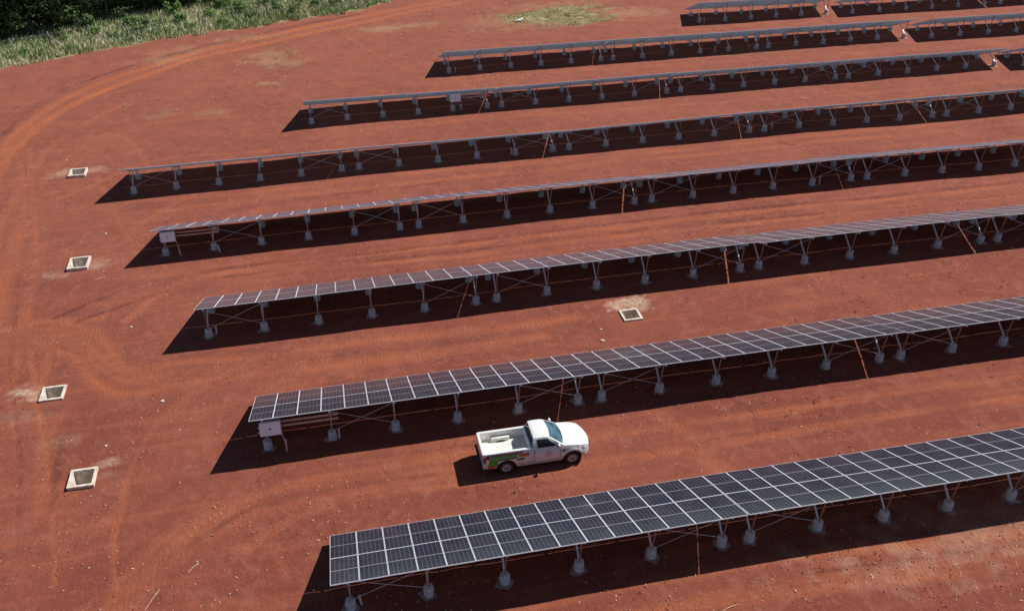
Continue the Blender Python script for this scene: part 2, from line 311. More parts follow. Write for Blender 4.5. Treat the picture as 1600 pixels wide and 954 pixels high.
# pale patches of spilled lime and dry grass, green strip along the fence
EDGE = np.array([(-90,84), (-60,90), (-36,96.3), (-32.2,97), (-27.7,98.6), (-22.8,100.2), (-17.9,102.4), (-15.2,103.1), (-10.7,104.2), (-5.3,104.6), (-4.2,105.9), (1.7,107.3), (6.2,108.8), (9.8,111.3), (13,113.5), (20,118), (40,132)])
def beyond_edge(x, y): return y-np.interp(x, EDGE[:,0], EDGE[:,1])
pale = np.zeros(len(X))
for px, py, ra, rb, s in [(-17.1,40.6,.8,.6,.9), (-16.9,40.1,.6,.4,.8), (-16.9,38.6,1.4,.6,.16), (-14.6,36.2,1.0,.5,.14), (-12.0,34.2,.5,.3,.5), (-11.9,33.3,.4,.3,.4), (16.6,41.6,1.3,.6,.95), (17.6,41.2,.7,.4,.6),
        (-21,68.9,1.0,.7,.5), (-18.2,69,.8,.6,.35), (-15.4,53.6,.7,.5,.5), (-18.4,52.8,.9,.5,.4), (-15.9,95.2,2.6,1.2,.4), (-4.2,94.3,2.6,1.3,.6), (-4.6,91.9,2.4,1.0,.6), (-2.5,90.9,2,1,.5), (-7.4,100.8,3.5,1,.4),
        (8.3,100.4,3,1.2,.6), (11.4,100.9,3,1,.5), (-4.5,85.5,1.1,.6,.6), (-14.3,79.7,1.6,1.0,.3), (-9.7,79.2,1.4,.8,.3), (22,99.5,4,3,.4), (38,100,4,2.2,.5), (29,105,6,1.6,.4), (-14,98,4,1.5,.35), (45,84,6,1,.25), (30,22,9,2,.3)]:
    d = np.hypot((X-px)/ra, (Y-py)/rb); pale = np.maximum(pale, s*np.clip(1.35-d+.6*vnoise(X, Y, .7, 12)+.5*vnoise(X, Y, .3, 13), 0, 1))
green = np.clip(.5+(beyond_edge(X, Y)+.5*vnoise(X, Y, 1.5, 21)+.5*vnoise(X, Y, .5, 22))/.5, 0, 1)
PATCH = (29.2, 100.6, 6.9, 4.0)
d = np.hypot((X-PATCH[0])/PATCH[2], (Y-PATCH[1]-.06*(X-PATCH[0]))/PATCH[3])+.25*vnoise(X, Y, 1.6, 23)+.15*vnoise(X, Y, .6, 24)
green = np.maximum(green, .8*np.clip((1.05-d)*3, 0, 1)*np.where(inx, 1, 0))
Z += np.where(inx, .25*np.clip((1-d)*1.5, 0, 1)*(.6+.8*vnoise(X, Y, 1.2, 25)), 0)
hole = np.clip(1.2-np.hypot((X-28.0)/2.6, (Y-99.9-.08*(X-28))/.55)+.7*vnoise(X, Y, .8, 26), 0, 1)
Z -= .55*hole*np.where(inx, 1, 0)
nx, ny = len(XS), len(YS)
ii = (np.arange(ny-1)[:,None]*nx+np.arange(nx-1)[None,:]).ravel()
F = np.stack([ii, ii+1, ii+nx+1, ii+nx], 1)
mx = (X[F[:,0]]+X[F[:,2]])/2; my = (Y[F[:,0]]+Y[F[:,2]])/2; keep = np.ones(len(F), bool)
for (cx, cy, hx, hy, hh) in PITS: keep &= ~((np.abs(mx-cx) < hx-WALL/2) & (np.abs(my-cy) < hy-WALL/2))
F = F[keep]
gm = bpy.data.meshes.new('ground'); gm.vertices.add(len(X)); gm.vertices.foreach_set('co', np.stack([X, Y, Z], 1).ravel().astype(np.float32))
gm.loops.add(len(F)*4); gm.loops.foreach_set('vertex_index', F.ravel().astype(np.int32)); gm.polygons.add(len(F))
gm.polygons.foreach_set('loop_start', np.arange(0, len(F)*4, 4, dtype=np.int32)); gm.polygons.foreach_set('use_smooth', np.ones(len(F), bool)); gm.update(calc_edges=True)
at = gm.attributes.new('soil', 'FLOAT_COLOR', 'POINT')
at.data.foreach_set('color', np.stack([tr[0], tr[1], np.maximum(tr[2]*.32, pale), green], 1).ravel().astype(np.float32))

m, n, L, b = nmat('red_laterite_soil')
geo = n.new('ShaderNodeNewGeometry'); P = geo.outputs['Position']
def NZ(scale, detail=6, rough=.6, dist=0):
    k = n.new('ShaderNodeTexNoise'); k.inputs['Scale'].default_value = scale; k.inputs['Detail'].default_value = detail; k.inputs['Roughness'].default_value = rough
    k.inputs['Distortion'].default_value = dist; L.new(P, k.inputs['Vector']); return k.outputs[0]
def MR(src, a, bb, c=0, d=1):
    k = n.new('ShaderNodeMapRange'); k.inputs[1].default_value = a; k.inputs[2].default_value = bb; k.inputs[3].default_value = c; k.inputs[4].default_value = d
    L.new(src, k.inputs[0]); return k.outputs[0]
def MIX(f, a, bb):
    k = n.new('ShaderNodeMix'); k.data_type = 'RGBA'
    for i, x in ((0, f), (6, a), (7, bb)):
        if isinstance(x, tuple): k.inputs[i].default_value = (*x, 1)
        elif isinstance(x, float): k.inputs[i].default_value = x
        else: L.new(x, k.inputs[i])
    return k.outputs[2]
def MA(op, a, bb):
    k = n.new('ShaderNodeMath'); k.operation = op
    for i, x in enumerate((a, bb)):
        if isinstance(x, (int, float)): k.inputs[i].default_value = x
        else: L.new(x, k.inputs[i])
    return k.outputs[0]
att = n.new('ShaderNodeAttribute'); att.attribute_name = 'soil'; sp = n.new('ShaderNodeSeparateColor'); L.new(att.outputs['Color'], sp.inputs[0])
c = MIX(MR(NZ(.11, 5, .6, .8), .38, .62), (.215,.062,.041), (.292,.088,.056))
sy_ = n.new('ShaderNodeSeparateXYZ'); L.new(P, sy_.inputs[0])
c = MIX(MR(sy_.outputs[1], 30, 105, 0, .5), MIX(MR(sy_.outputs[1], 20, 52, .5, 0), c, (.200,.053,.032)), (.335,.125,.083))        # soil pales with distance: haze put into its colour
c = MIX(MR(NZ(.55, 6, .65, .6), .42, .66, 0, .5), c, (.20,.062,.044))
c = MIX(MR(NZ(2.2, 6, .7), .5, .72, 0, .45), c, (.34,.105,.062))
c = MIX(MR(NZ(9, 7, .8), .5, .72, 0, .6), c, (.15,.045,.034))
c = MIX(MR(NZ(6, 8, .85, .3), .56, .74, 0, .6), c, (.40,.17,.12))
stretch = n.new('ShaderNodeMapping'); stretch.inputs['Scale'].default_value = (.12, 1.3, 1); L.new(P, stretch.inputs[0])
ks = n.new('ShaderNodeTexNoise'); ks.inputs['Scale'].default_value = 1.1; ks.inputs['Detail'].default_value = 5; L.new(stretch.outputs[0], ks.inputs['Vector'])
c = MIX(MR(ks.outputs[0], .50, .70, 0, .5), c, (.36,.105,.055))
c = MIX(MA('MULTIPLY', sp.outputs[0], MR(NZ(3.5, 4, .7), .3, .6, .55, 1)), c, (.44,.135,.060))
wv = n.new('ShaderNodeTexWave'); wv.wave_type = 'BANDS'; wv.bands_direction = 'X'; wv.inputs['Scale'].default_value = 1.35; wv.inputs['Distortion'].default_value = 2.5; wv.inputs['Detail'].default_value = 3; wv.inputs['Detail Scale'].default_value = 1.2
L.new(P, wv.inputs['Vector'])
trd = MA('MULTIPLY', MR(wv.outputs[1], .25, .75), MA('MULTIPLY', sp.outputs[0], MR(NZ(.25, 2), .45, .55)))
c = MIX(MA('MULTIPLY', trd, .3), c, (.16,.045,.03))
c = MIX(MA('MULTIPLY', sp.outputs[1], .8), c, (.10,.03,.024))
pn = MR(NZ(5, 6, .75), .35, .62, .25, 1)
c = MIX(MA('MULTIPLY', sp.outputs[2], pn), c, MIX(MR(sy_.outputs[1], 72, 80), (.60,.47,.34), (.40,.29,.15)))
gc = MIX(MR(NZ(1.4, 5, .7), .35, .65), (.20,.24,.09), (.38,.35,.19))
c = MIX(MA('MULTIPLY', att.outputs['Alpha'], MR(NZ(6, 5, .7), .25, .5, .5, 1)), c, gc)
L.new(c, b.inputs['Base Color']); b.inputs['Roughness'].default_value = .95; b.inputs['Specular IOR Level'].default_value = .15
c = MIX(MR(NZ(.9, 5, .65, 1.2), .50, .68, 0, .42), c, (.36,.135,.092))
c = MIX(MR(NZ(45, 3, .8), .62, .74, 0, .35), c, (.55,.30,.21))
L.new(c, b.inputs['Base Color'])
hgt = MA('ADD', MA('ADD', MA('MULTIPLY', NZ(5, 9, .75), .10), MA('MULTIPLY', NZ(30, 5, .7), .02)), MA('MULTIPLY', trd, -.012))
bp = n.new('ShaderNodeBump'); bp.inputs['Strength'].default_value = .8; bp.inputs['Distance'].default_value = 1.0
L.new(hgt, bp.inputs['Height']); L.new(bp.outputs[0], b.inputs['Normal'])
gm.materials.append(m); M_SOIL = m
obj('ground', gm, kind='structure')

# ------------------------------------------------------------------ solar tables
PW = 1.1352; MW = 1.115; ML = 2.278; L2 = 4.576; TILT = .42814; CT, ST = math.cos(TILT), math.sin(TILT)
TABLES = [[1, 0, -1.63, 22.754, 2.159, 2.292], [1, 1, 15.447, 22.754, 2.29, 2.206], [2, 0, -4.93, 32.947, 2.155, 2.224], [2, 1, 12.16, 32.947, 2.223, 2.253], [2, 2, 29.25, 32.947, 2.147, 2.107], [3, 0, -8.18, 43.017, 2.247, 2.397], [3, 1, 8.899, 43.017, 2.405, 2.507], [3, 2, 25.978, 43.017, 2.329, 2.418], [3, 3, 43.057, 43.017, 2.273, 2.132], [4, 0, -11.743, 53.234, 2.134, 2.274], [4, 1, 5.387, 53.234, 2.56, 2.567], [4, 2, 22.517, 53.234, 2.153, 2.309], [4, 3, 39.647, 53.234, 2.327, 2.163], [5, 0, -15.268, 63.43, 2.155, 2.114], [5, 1, 1.901, 63.43, 2.254, 2.139], [5, 2, 19.069, 63.43, 1.965, 2.294], [5, 3, 36.238, 63.43, 2.058, 2.187], [5, 4, 53.407, 63.43, 1.952, 2.04], [6, 0, -1.293, 73.669, 2.48, 2.298], [6, 1, 15.876, 73.669, 2.212, 2.439], [6, 2, 33.046, 73.669, 2.105, 2.057], [6, 3, 50.215, 73.669, 2.2, 1.981], [7, 0, 12.658, 83.737, 2.575, 2.535], [7, 1, 29.775, 83.737, 2.496, 2.293], [7, 2, 46.892, 83.737, 2.453, 2.259], [7, 3, 65.562, 83.114, 2.354, 2.177], [8, 0, 43.604, 93.979, 2.655, 2.35], [8, 1, 62.392, 93.357, 2.38, 2.262], [8, 2, 81.898, 93.357, 2.236, 2.123], [6, 4, 68.95, 73.1, 2.15, 2.1]]
OFF = [.082, .04, -.128, .001, .143, -.036, -.02, -.083]
def module_mesh(with_frame):
    mb = MB()
    a, bq = .012, MW-.012; c, d = .012, ML-.012
    v = [(a,c,.0),(bq,c,.0),(bq,d,.0),(a,d,.0)]
    mb.add(v, [(0,1,2,3)]); mb.mi = 1; mb.add([(x,y,-.006) for x,y,z in v], [(3,2,1,0)])
    if with_frame: mb.mi = 2; frame_geo(mb)
    me = mb.mesh('solar_panel', [M_CELL2, M_BACK2, M_ALU] if with_frame else [M_CELL, M_BACK, M_ALU])
    uv = me.uv_layers.new(name='UVMap')
    for p in me.polygons:
        for li, vi in zip(p.loop_indices, p.vertices):
            co = me.vertices[vi].co; uv.data[li].uv = ((co.x-a)/(bq-a), (co.y-c)/(d-c))
    return me
def frame_geo(mb):
    t = .014; z0, z1 = -.035, .002
    mb.box(0, MW, 0, t, z0, z1); mb.box(0, MW, ML-t, ML, z0, z1); mb.box(0, t, t, ML-t, z0, z1-.0004); mb.box(MW-t, MW, t, ML-t, z0, z1-.0004)
ME_MOD = module_mesh(False); ME_MODF = module_mesh(True)
mb = MB(); frame_geo(mb); ME_FR = mb.mesh('panel_frame', M_ALU)
def footing_mesh(seed):
    rnd = random.Random(seed); mb = MB(); mb.mi = 1
    n = 14; rr = [.28+.13*rnd.random() for _ in range(n)]
    for k in rnd.sample(range(n), 3): rr[k] += .16*rnd.random()
    ring = lambda f, z: [(rr[i]*f*math.cos(2*math.pi*i/n), rr[i]*f*math.sin(2*math.pi*i/n), z+rnd.uniform(-.008,.008)) for i in range(n)]
    vs = ring(1.05, -.06)+ring(.98, .008)+ring(.5, .022)
    mb.add(vs, [(k*n+i, k*n+(i+1)%n, (k+1)*n+(i+1)%n, (k+1)*n+i) for k in range(2) for i in range(n)])
    mb.mi = 0; j = lambda: rnd.uniform(-.006, .006)
    mb.lathe([(.215+j(),-.25),(.215+j(),.0),(.212+j(),.25),(.205+j(),.44),(.185,.475),(.06,.48),(0,.48)], 16)
    return mb.mesh('footing', [M_CONC, M_SPILL])
ME_FOOT = [footing_mesh(i) for i in range(6)]
mb = MB(); mb.box(-.035,.035,-.035,.035,0,1); ME_STRUT = mb.mesh('strut', M_GALV); mb = MB(); mb.box(-.025,.025,-.025,.025,0,1); ME_STRUT2 = mb.mesh('strut', M_BOUNCE_STEEL)
mb = MB(); mb.tube((0,0,0),(0,0,1),.011,n=6); ME_BRACE = mb.mesh('brace', M_GALV)
mb = MB(); mb.box(-.04,.04,-.04,.04,0,1); ME_POST = mb.mesh('rear_post', M_GALV)
mb = MB(); mb.box(-.035,.035,-.05,.05,0,1); ME_RAFT = mb.mesh('rafter', M_GALV)
mb = MB(); mb.box(-.04,.04,-.03,.03,0,1); ME_PURL = mb.mesh('purlin', M_GALV)
def stick(name, me, parent, p0, p1, up=(0,1,0)):
    p0 = Vector(p0); p1 = Vector(p1); d = p1-p0; z = d.normalized(); u = Vector(up)
    x = u.cross(z).normalized(); y = z.cross(x)
    m = Matrix(((x.x, y.x, z.x*d.length, p0.x), (x.y, y.y, z.y*d.length, p0.y), (x.z, y.z, z.z*d.length, p0.z), (0,0,0,1)))
    return obj(name, me, parent, mat=m)
ROWTXT = ['in the nearest row, dark panel tops fully visible', 'in the row right behind the white pickup', 'in the third row from the front',
    'in the fourth row, showing a thin pale edge', 'in the fifth row, seen edge on', 'in the sixth row, bluish underside showing',
    'in the seventh row, past the grass patch', 'in the farthest row at the top right']
POSTXT = ['leftmost solar table', 'second solar table from left', 'third solar table from left', 'fourth solar table from left', 'fifth solar table from left']
DUST = random.Random(3)
H = {(r, k): [a, b] for r, k, _, _, a, b in TABLES}
for (r, k) in list(H):                                   # neighbouring tables meet at about the same height
    if (r, k+1) in H and not (r, k) in ((6,3), (7,2), (8,0), (1,0), (2,0)):
        m_ = (H[r,k][1]+H[r,k+1][0])/2; w_ = .85 if r > 3 else .5
        H[r,k][1] += (m_-H[r,k][1])*w_; H[r,k+1][0] += (m_-H[r,k+1][0])*w_
NEXTX = {(r, k): x for r, k, x, _, _, _ in TABLES}
for (row, k, tx, ty, h0, h1) in TABLES:
    h0, h1 = H[row, k]
    far = (row == 7 and k >= 3) or (row == 8 and k >= 1) or (row == 6 and k >= 4)
    nc, d, off = (17, 3.459, .58) if far else (15, 3.1616, .5615)
    off += OFF[row-1]
    PW = 1.1352
    if (row, k+1) in NEXTX and 16.9 < NEXTX[row, k+1]-tx < 17.4: PW = (NEXTX[row, k+1]-tx-.045)/15
    elif not far and (row, k-1) in NEXTX and 16.9 < tx-NEXTX[row, k-1] < 17.4: PW = (tx-NEXTX[row, k-1]-.045)/15
    wid = nc*PW-.02; gz = ground_z(tx+wid/2, ty+.6)
    t = empty('solar_table', (tx, ty, gz))
    tag(t, POSTXT[k]+' '+ROWTXT[row-1], 'solar table', 'solar tables standing in rows on the red soil')
    hz = lambda x: h0+(h1-h0)*(x/(15*PW))-gz            # height of the near (upper) panel edge
    e1 = Vector((1, 0, (h1-h0)/(15*PW))).normalized(); e2 = Vector((0, CT, -ST)); e2 = (e2-e1*e2.dot(e1)).normalized(); e3 = e1.cross(e2)
    SX = (PW-.02)/MW
    for c_ in range(nc):
        for j in range(2):
            o_ = Vector((0,0,hz(0)))+e1*(c_*PW)+e2*(j*(ML+.02))+e3*DUST.uniform(-.002, .002)
            mtx = Matrix(((e1.x*SX,e2.x,e3.x,o_.x),(e1.y*SX,e2.y,e3.y,o_.y),(e1.z*SX,e2.z,e3.z,o_.z),(0,0,0,1)))
            mtx = mtx @ Matrix.Rotation(DUST.uniform(-.002,.002), 4, 'X') @ Matrix.Rotation(DUST.uniform(-.002,.002), 4, 'Y')
            if row <= 4:
                p = obj('solar_panel', ME_MOD, t, mat=mtx); obj('panel_frame', ME_FR, p)
            else: obj('solar_panel', ME_MODF, t, mat=mtx)
    under = lambda x, s, drop: Vector((0,0,hz(0)))+e1*x+e2*s-e3*drop
    for s in (.5, 1.75, 2.83, 4.05):
        stick('purlin', ME_PURL, t, under(.03, s, .068), under(wid-.03, s, .068), up=tuple(e3))
    feet = []
    for i in range(6):
        x = off+i*d; stick('rafter', ME_RAFT, t, under(x, .25, .152), under(x, 4.3, .152), up=tuple(e3))
        yf, yr = .632, 3.142
        zf = ground_z(tx+x, ty+yf)-gz; zr = ground_z(tx+x, ty+yr)-gz
        fo = obj('footing', random.choice(ME_FOOT), t, mat=Matrix.Translation((x, yf, zf)) @ Matrix.Rotation(random.uniform(0, 6.28), 4, 'Z'))
        hr = min(1.0, .62)
        # rear footings stand a little lower so the short post fits under the rafter
        obj('footing', random.choice(ME_FOOT), t, mat=Matrix.Translation((x, yr, zr-.06)) @ Matrix.Rotation(random.uniform(0, 6.28), 4, 'Z'))
        top = zf+.47
        a_ = under(x, .62, .2); b_ = under(x, 1.95, .2)
        stick('strut', ME_STRUT2, t, (x, yf-.03, top), a_, up=(1,0,0)); stick('strut', ME_STRUT, t, (x, yf+.03, top), b_, up=(1,0,0))
        sr = yr/CT; rt = under(x, sr, .2)
        stick('rear_post', ME_POST, t, (x, yr, zr+.38), (x, yr, max(rt.z, zr+.45)))
        feet.append((x, yf, top, a_))
    if row <= 6:
        for i in ((1 if (row in (2, 4) and k == 0) else 0), 4):
            (xa, ya, za, ta), (xb, yb, zb, tb2) = feet[i], feet[i+1]
            stick('brace', ME_BRACE, t, (xa, ya-.05, za+.03), (xb, ya-.12, tb2.z-.05)); stick('brace', ME_BRACE, t, (xa, ya-.16, ta.z-.05), (xb, yb-.09, zb+.03))

# ------------------------------------------------------------------ concrete pits
PITLAB = ['square open concrete pit with lime spilled on its left side', 'square open concrete pit nearest the camera at the lower left',
          'low white-rimmed open pit left of the fourth row of panels', 'small white-rimmed open pit left of the edge-on fifth row', 'lone open concrete pit between the second and third rows']
for (cx, cy, hx, hy, hh), lab in zip(PITS, PITLAB):
    z = ground_z(cx, cy); t = tag(empty('concrete_pit', (cx, cy, z)), lab, 'pit', 'open concrete cable pits')
    mb = MB(); w_ = WALL; d = -.95
    mb.box(-hx, hx, -hy, -hy+w_, d, hh); mb.box(-hx, hx, hy-w_, hy, d, hh); mb.box(-hx, -hx+w_, -hy+w_, hy-w_, d, hh-.0005); mb.box(hx-w_, hx, -hy+w_, hy-w_, d, hh-.0005)
    ob = mb.build('wall', M_PITIN, t)
    mb = MB(); e = .012; zz = hh+.004
    for (a, b_, c, d_) in ((-hx-e, hx+e, -hy-e, -hy+w_+e), (-hx-e, hx+e, hy-w_-e, hy+e)): mb.box(a, b_, c, d_, hh-.10, zz)
    for (a, b_, c, d_) in ((-hx-e, -hx+w_+e, -hy+w_+e+.001, hy-w_-e-.001), (hx-w_-e, hx+e, -hy+w_+e+.001, hy-w_-e-.001)): mb.box(a, b_, c, d_, hh-.10, zz-.001)
    mb.build('rim', M_PITC, t)
    mb = MB(); n_ = 10; pts = [[(-hx+w_*.5+i*(2*hx-w_)/n_, -hy+w_*.5+j*(2*hy-w_)/n_, -.82+random.uniform(-.05,.05)) for i in range(n_+1)] for j in range(n_+1)]
    mb.grid(pts); mb.build('pit_floor', M_SPILL, t)

# ------------------------------------------------------------------ inverters and conduit stubs
M_IW = mat('inverter_white_cover', (.90,.94,1.0), .5, var=.04, scale=3)
M_IB = mat('inverter_grey_housing', (.36,.40,.48), .5, metal=.3, var=.2, scale=5)
M_DARK = mat('dark_plastic', (.02,.02,.025), .4)
M_RAIL = mat('dusty_mounting_rail', (.62,.36,.30), .7, metal=.1, var=.3, scale=5)
def inverter(x, y, z, label, w_=1.0, h_=.70, rails=True, lean=-.32):
    g = ground_z(x, y); t = tag(empty('inverter', (x, y, z)), label, 'inverter', 'white string inverters hung under the panels')
    t.rotation_euler = (lean, 0, 0)
    MB().bevbox(-w_/2, w_/2, -.10, -.03, 0, h_, .035).build('cover', M_IW, t)
    mb = MB(); mb.bevbox(-w_/2+.03, w_/2+.0, -.03, .22, .03, h_+.03, .03)
    for i in range(12): mb.box(-w_/2+.10+i*.07, -w_/2+.115+i*.07, .22, .30, .08, h_-.05)
    mb.build('housing', M_IB, t)
    mb = MB(); mb.lathe([(0,-.004),(.055,-.004),(.055,.002)], 16, axis='y', c=(0,-.10,0), smooth=False)
    o = mb.build('maker_mark', M_DARK, t, (0, 0, h_*.5)); o.scale = (1.15, 1, .62); o.location = (0, -.0, h_*.5)
    for s in (.18, .42):
        mb = MB(); mb.tube((-w_/2-.05,-.02,s),(-w_/2-.05,.1,s),.03,n=8); mb.box(-w_/2-.05,-w_/2+.01,.02,.05,s-.02,s+.02); mb.build('handle', M_IW, t)
    if rails:
        for zz in (.28, .50): MB().box(-w_/2+.2, w_/2+2.75, .30, .36, zz-.05, zz+.05).build('mounting_rail', M_RAIL, t)
    mb = MB(); mb.tube((w_/2-.02,.05,.06),(w_/2+.10,.05,-.45),.028,n=8); mb.tube((w_/2+.10,.05,-.45),(w_/2+.14,.1,g-z+.3),.028,n=8); mb.build('conduit', M_RAIL, t)
    return t
inverter(-4.02, 33.0, 1.06, 'white inverter under the left end of the row behind the pickup')
inverter(-10.75, 53.30, 1.15, 'white inverter under the left end of the fourth row', w_=.95, h_=.66)
inverter(12.05, 73.75, 1.22, 'white inverter midway along the first table of the sixth row', w_=.95, h_=.70)
PIPES = [(-7.35,43.75,.55,'leaning white conduit stub by the first footing of the third row'), (-.55,23.45,.6,'white conduit stub by the first footing of the nearest row'),
    (-7.6,53.3,.55,'white conduit stub at the second footing of the fourth row'), (-3.45,33.3,.6,'thick white conduit stub right below the inverter behind the pickup'),
    (-.85,33.5,.6,'white conduit stub at the second footing of the row behind the pickup'), (11.9,74.2,.6,'white conduit stub just left of its twin under the sixth row inverter'),
    (12.6,74.1,.6,'white conduit stub just right of its twin under the sixth row inverter'), (37.7,64.2,.7,'white conduit stub far along the edge-on fifth row'), (14.9,64.0,.6,'white conduit stub under the second table of the fifth row'),
    (36.3,53.8,.7,'white conduit stub far along the pale-edged fourth row'), (13.8,84.1,.6,'white conduit stub by the first footing of the seventh row'), (44.6,94.4,.6,'white conduit stub by the first footing of the farthest row'),
    (41.4,84.2,.7,'white conduit stub midway along the seventh row'), (15.0,74.1,.8,'tall white conduit stub at the end of the first sixth row table'), (-10.2,53.5,.5,'short conduit stub below the inverter of the fourth row')]
for i, (x, y, h_, lab) in enumerate(PIPES):
    z = ground_z(x, y); t = tag(empty('conduit_stub', (x, y, z)), lab, 'pipe', 'white conduit stubs rising from the soil')
    dx, dy = random.uniform(-.08, .05), random.uniform(-.04, .04)
    MB().tube((0,0,-.1), (dx, dy, h_-.12), .045, n=10, caps=False).build('pipe', M_PVC, t)
    MB().lathe([(.045,h_-.14),(.054,h_-.13),(.054,h_),(.040,h_),(.036,h_-.1)], 10, c=(dx,dy,0)).build('collar', M_PVC, t)

# ------------------------------------------------------------------ pickup truck (x forward, y to its left, z up, origin on the ground mid wheelbase)
M_PAINT = mat('white_truck_paint', (.80,.80,.80), .3, coat=.8, var=.04, scale=2)
def dusty_paint(m):       # road dust caught low on the panels
    n = m.node_tree.nodes; L = m.node_tree.links; b = n['Principled BSDF']; src = b.inputs['Base Color'].links[0].from_socket
    tc = n.new('ShaderNodeTexCoord'); sx = n.new('ShaderNodeSeparateXYZ'); L.new(tc.outputs['Object'], sx.inputs[0]); nz = n.new('ShaderNodeTexNoise'); nz.inputs['Scale'].default_value = 5; nz.inputs['Detail'].default_value = 6; L.new(tc.outputs['Object'], nz.inputs['Vector'])
    ad = n.new('ShaderNodeMath'); ad.operation = 'MULTIPLY_ADD'; L.new(nz.outputs[0], ad.inputs[0]); ad.inputs[1].default_value = -.5; L.new(sx.outputs[2], ad.inputs[2])
    mr = n.new('ShaderNodeMapRange'); L.new(ad.outputs[0], mr.inputs[0]); mr.inputs[1].default_value = .12; mr.inputs[2].default_value = .5; mr.inputs[3].default_value = .6; mr.inputs[4].default_value = .02
    k = n.new('ShaderNodeMix'); k.data_type = 'RGBA'; L.new(mr.outputs[0], k.inputs[0]); L.new(src, k.inputs[6]); k.inputs[7].default_value = (.42,.2,.13,1); L.new(k.outputs[2], b.inputs['Base Color'])
dusty_paint(M_PAINT)
M_BED = mat('scuffed_bed_paint', (.72,.71,.67), .6, var=.3, scale=2.5, dirt=(.33,.26,.19), dirt_amt=.35)
M_TYRE = mat('tyre_rubber', (.018,.017,.017), .85, var=.4, scale=8, dirt=(.09,.04,.03), dirt_amt=.5)
M_RIM = mat('steel_wheel', (.42,.43,.46), .4, metal=.6)
M_GLASS = mat('tinted_window', (.012,.016,.018), .04, spec=.8)
M_WIND = mat('windscreen_glass', (.06,.13,.18), .05, spec=.8, var=.8, scale=1.6, dirt=(.01,.02,.02), dirt_amt=.8)
M_GREY = mat('grey_bumper_plastic', (.22,.23,.24), .5)
M_LAMP = mat('clear_headlight', (.62,.65,.68), .1, spec=.8)
M_TAIL = mat('red_tail_lamp', (.30,.02,.05), .15, spec=.8)
def flat(name, c): return mat(name, c, .4, var=.05, scale=3)
M_MAR = flat('decal_maroon', (.34,.03,.06)); M_GRN = flat('decal_green', (.08,.38,.04)); M_DGR = flat('decal_dark_green', (.035,.14,.035))
M_ORA = flat('decal_orange', (.72,.10,.02)); M_PALEB = flat('decal_pale_letters', (.45,.62,.58)); M_WHT = flat('decal_white', (.78,.78,.78)); M_YEL = flat('decal_yellow', (.55,.42,.06)); M_RED = flat('decal_pink_red', (.75,.22,.20))
TX, TY = 8.35, 30.23
truck = tag(empty('pickup_truck', (TX, TY, ground_z(TX, TY)+.005)), 'white single-cab pickup truck with green and orange stripes parked between the panel rows', 'pickup truck')
WR, AR = .385, .475; XW = (-1.60, 1.60)
def lerp(x, tab):
    return float(np.interp(x, [p[0] for p in tab], [p[1] for p in tab]))
TOPZ = [(-2.70,1.25), (-2.6,1.29), (-.45,1.29), (-.34,1.27), (-.1,1.25), (.9,1.23), (1.3,1.20), (1.9,1.13), (2.2,1.05), (2.38,.93), (2.46,.82)]
HALF = [(-2.74,.80), (-2.68,.865), (-2.5,.90), (-1.6,.915), (0,.91), (1.6,.925), (1.95,.90), (2.2,.83), (2.36,.72), (2.46,.58)]
def side_y(x, z):
    h = lerp(x, HALF); t = (z-.42)/(lerp(x, TOPZ)-.42); t = min(max(t, 0), 1)
    k = 1-.06*(1-t)**2-.125*t**3
    for wx in XW:                       # flared arches
        d = math.hypot(x-wx, z-.40); k += .028*max(0, 1-abs(d-AR-.05)/.12)
    return h*k
def side_panel(x0, x1, s, off=0, z0=None, z1=None, nz=9, nx=None, arch=True):
    nx = nx or int((x1-x0)/.045)+2; rows = []
    for i in range(nx+1):
        x = x0+(x1-x0)*i/nx; zb = .44 if z0 is None else z0; zt = lerp(x, TOPZ) if z1 is None else z1
        if z0 is None:
            zb = .44+.10*max(0, (x-2.1)/.4)
            for wx in XW:
                if abs(x-wx) < AR: zb = max(zb, .40+math.sqrt(AR*AR-(x-wx)**2)) if arch else zb
        rows.append([(x, s*(side_y(x, zb+(zt-zb)*j/nz)+off), zb+(zt-zb)*j/nz) for j in range(nz+1)])
    return rows
mb = MB()
for s in (-1, 1):
    mb.grid(side_panel(-2.72, 2.43, s), flip=(s > 0))
    # wheel wells (dark inside is its own part below), sill underside
    mb.box(-1.1, 1.1, s*.86-.04, s*.86+.04, .40, .46)
# shoulder to hood and fenders
hood = []
for i in range(22):
    x = .98+(2.43-.98)*i/21; zt = lerp(x, TOPZ); h = side_y(x, zt); row = []
    for j in range(17):
        u = -1+2*j/16; crown = .085*(1-abs(u)**2.6)*min(1, (2.62-x)/.5); ridge = .015*math.exp(-((abs(u)-.62)/.1)**2)
        row.append((x+.10*(1-u*u)*max(0, (x-2.0)/.47), u*h, zt+crown+ridge))
    hood.append(row)
mb.grid(hood)
# nose: from hood lip down to the grille
lip = hood[-1]; rows = [lip]
for z, fx in ((.84, .05), (.76, .07), (.62, .07), (.56, .02)):
    rows.append([(p[0]+fx*(1-(p[1]/.62)**4 if abs(p[1]) < .62 else 0), p[1]*(1.02), min(z, p[2]-.01)) for p in lip])
mb.grid(rows)
mb.build('body', M_PAINT, truck)
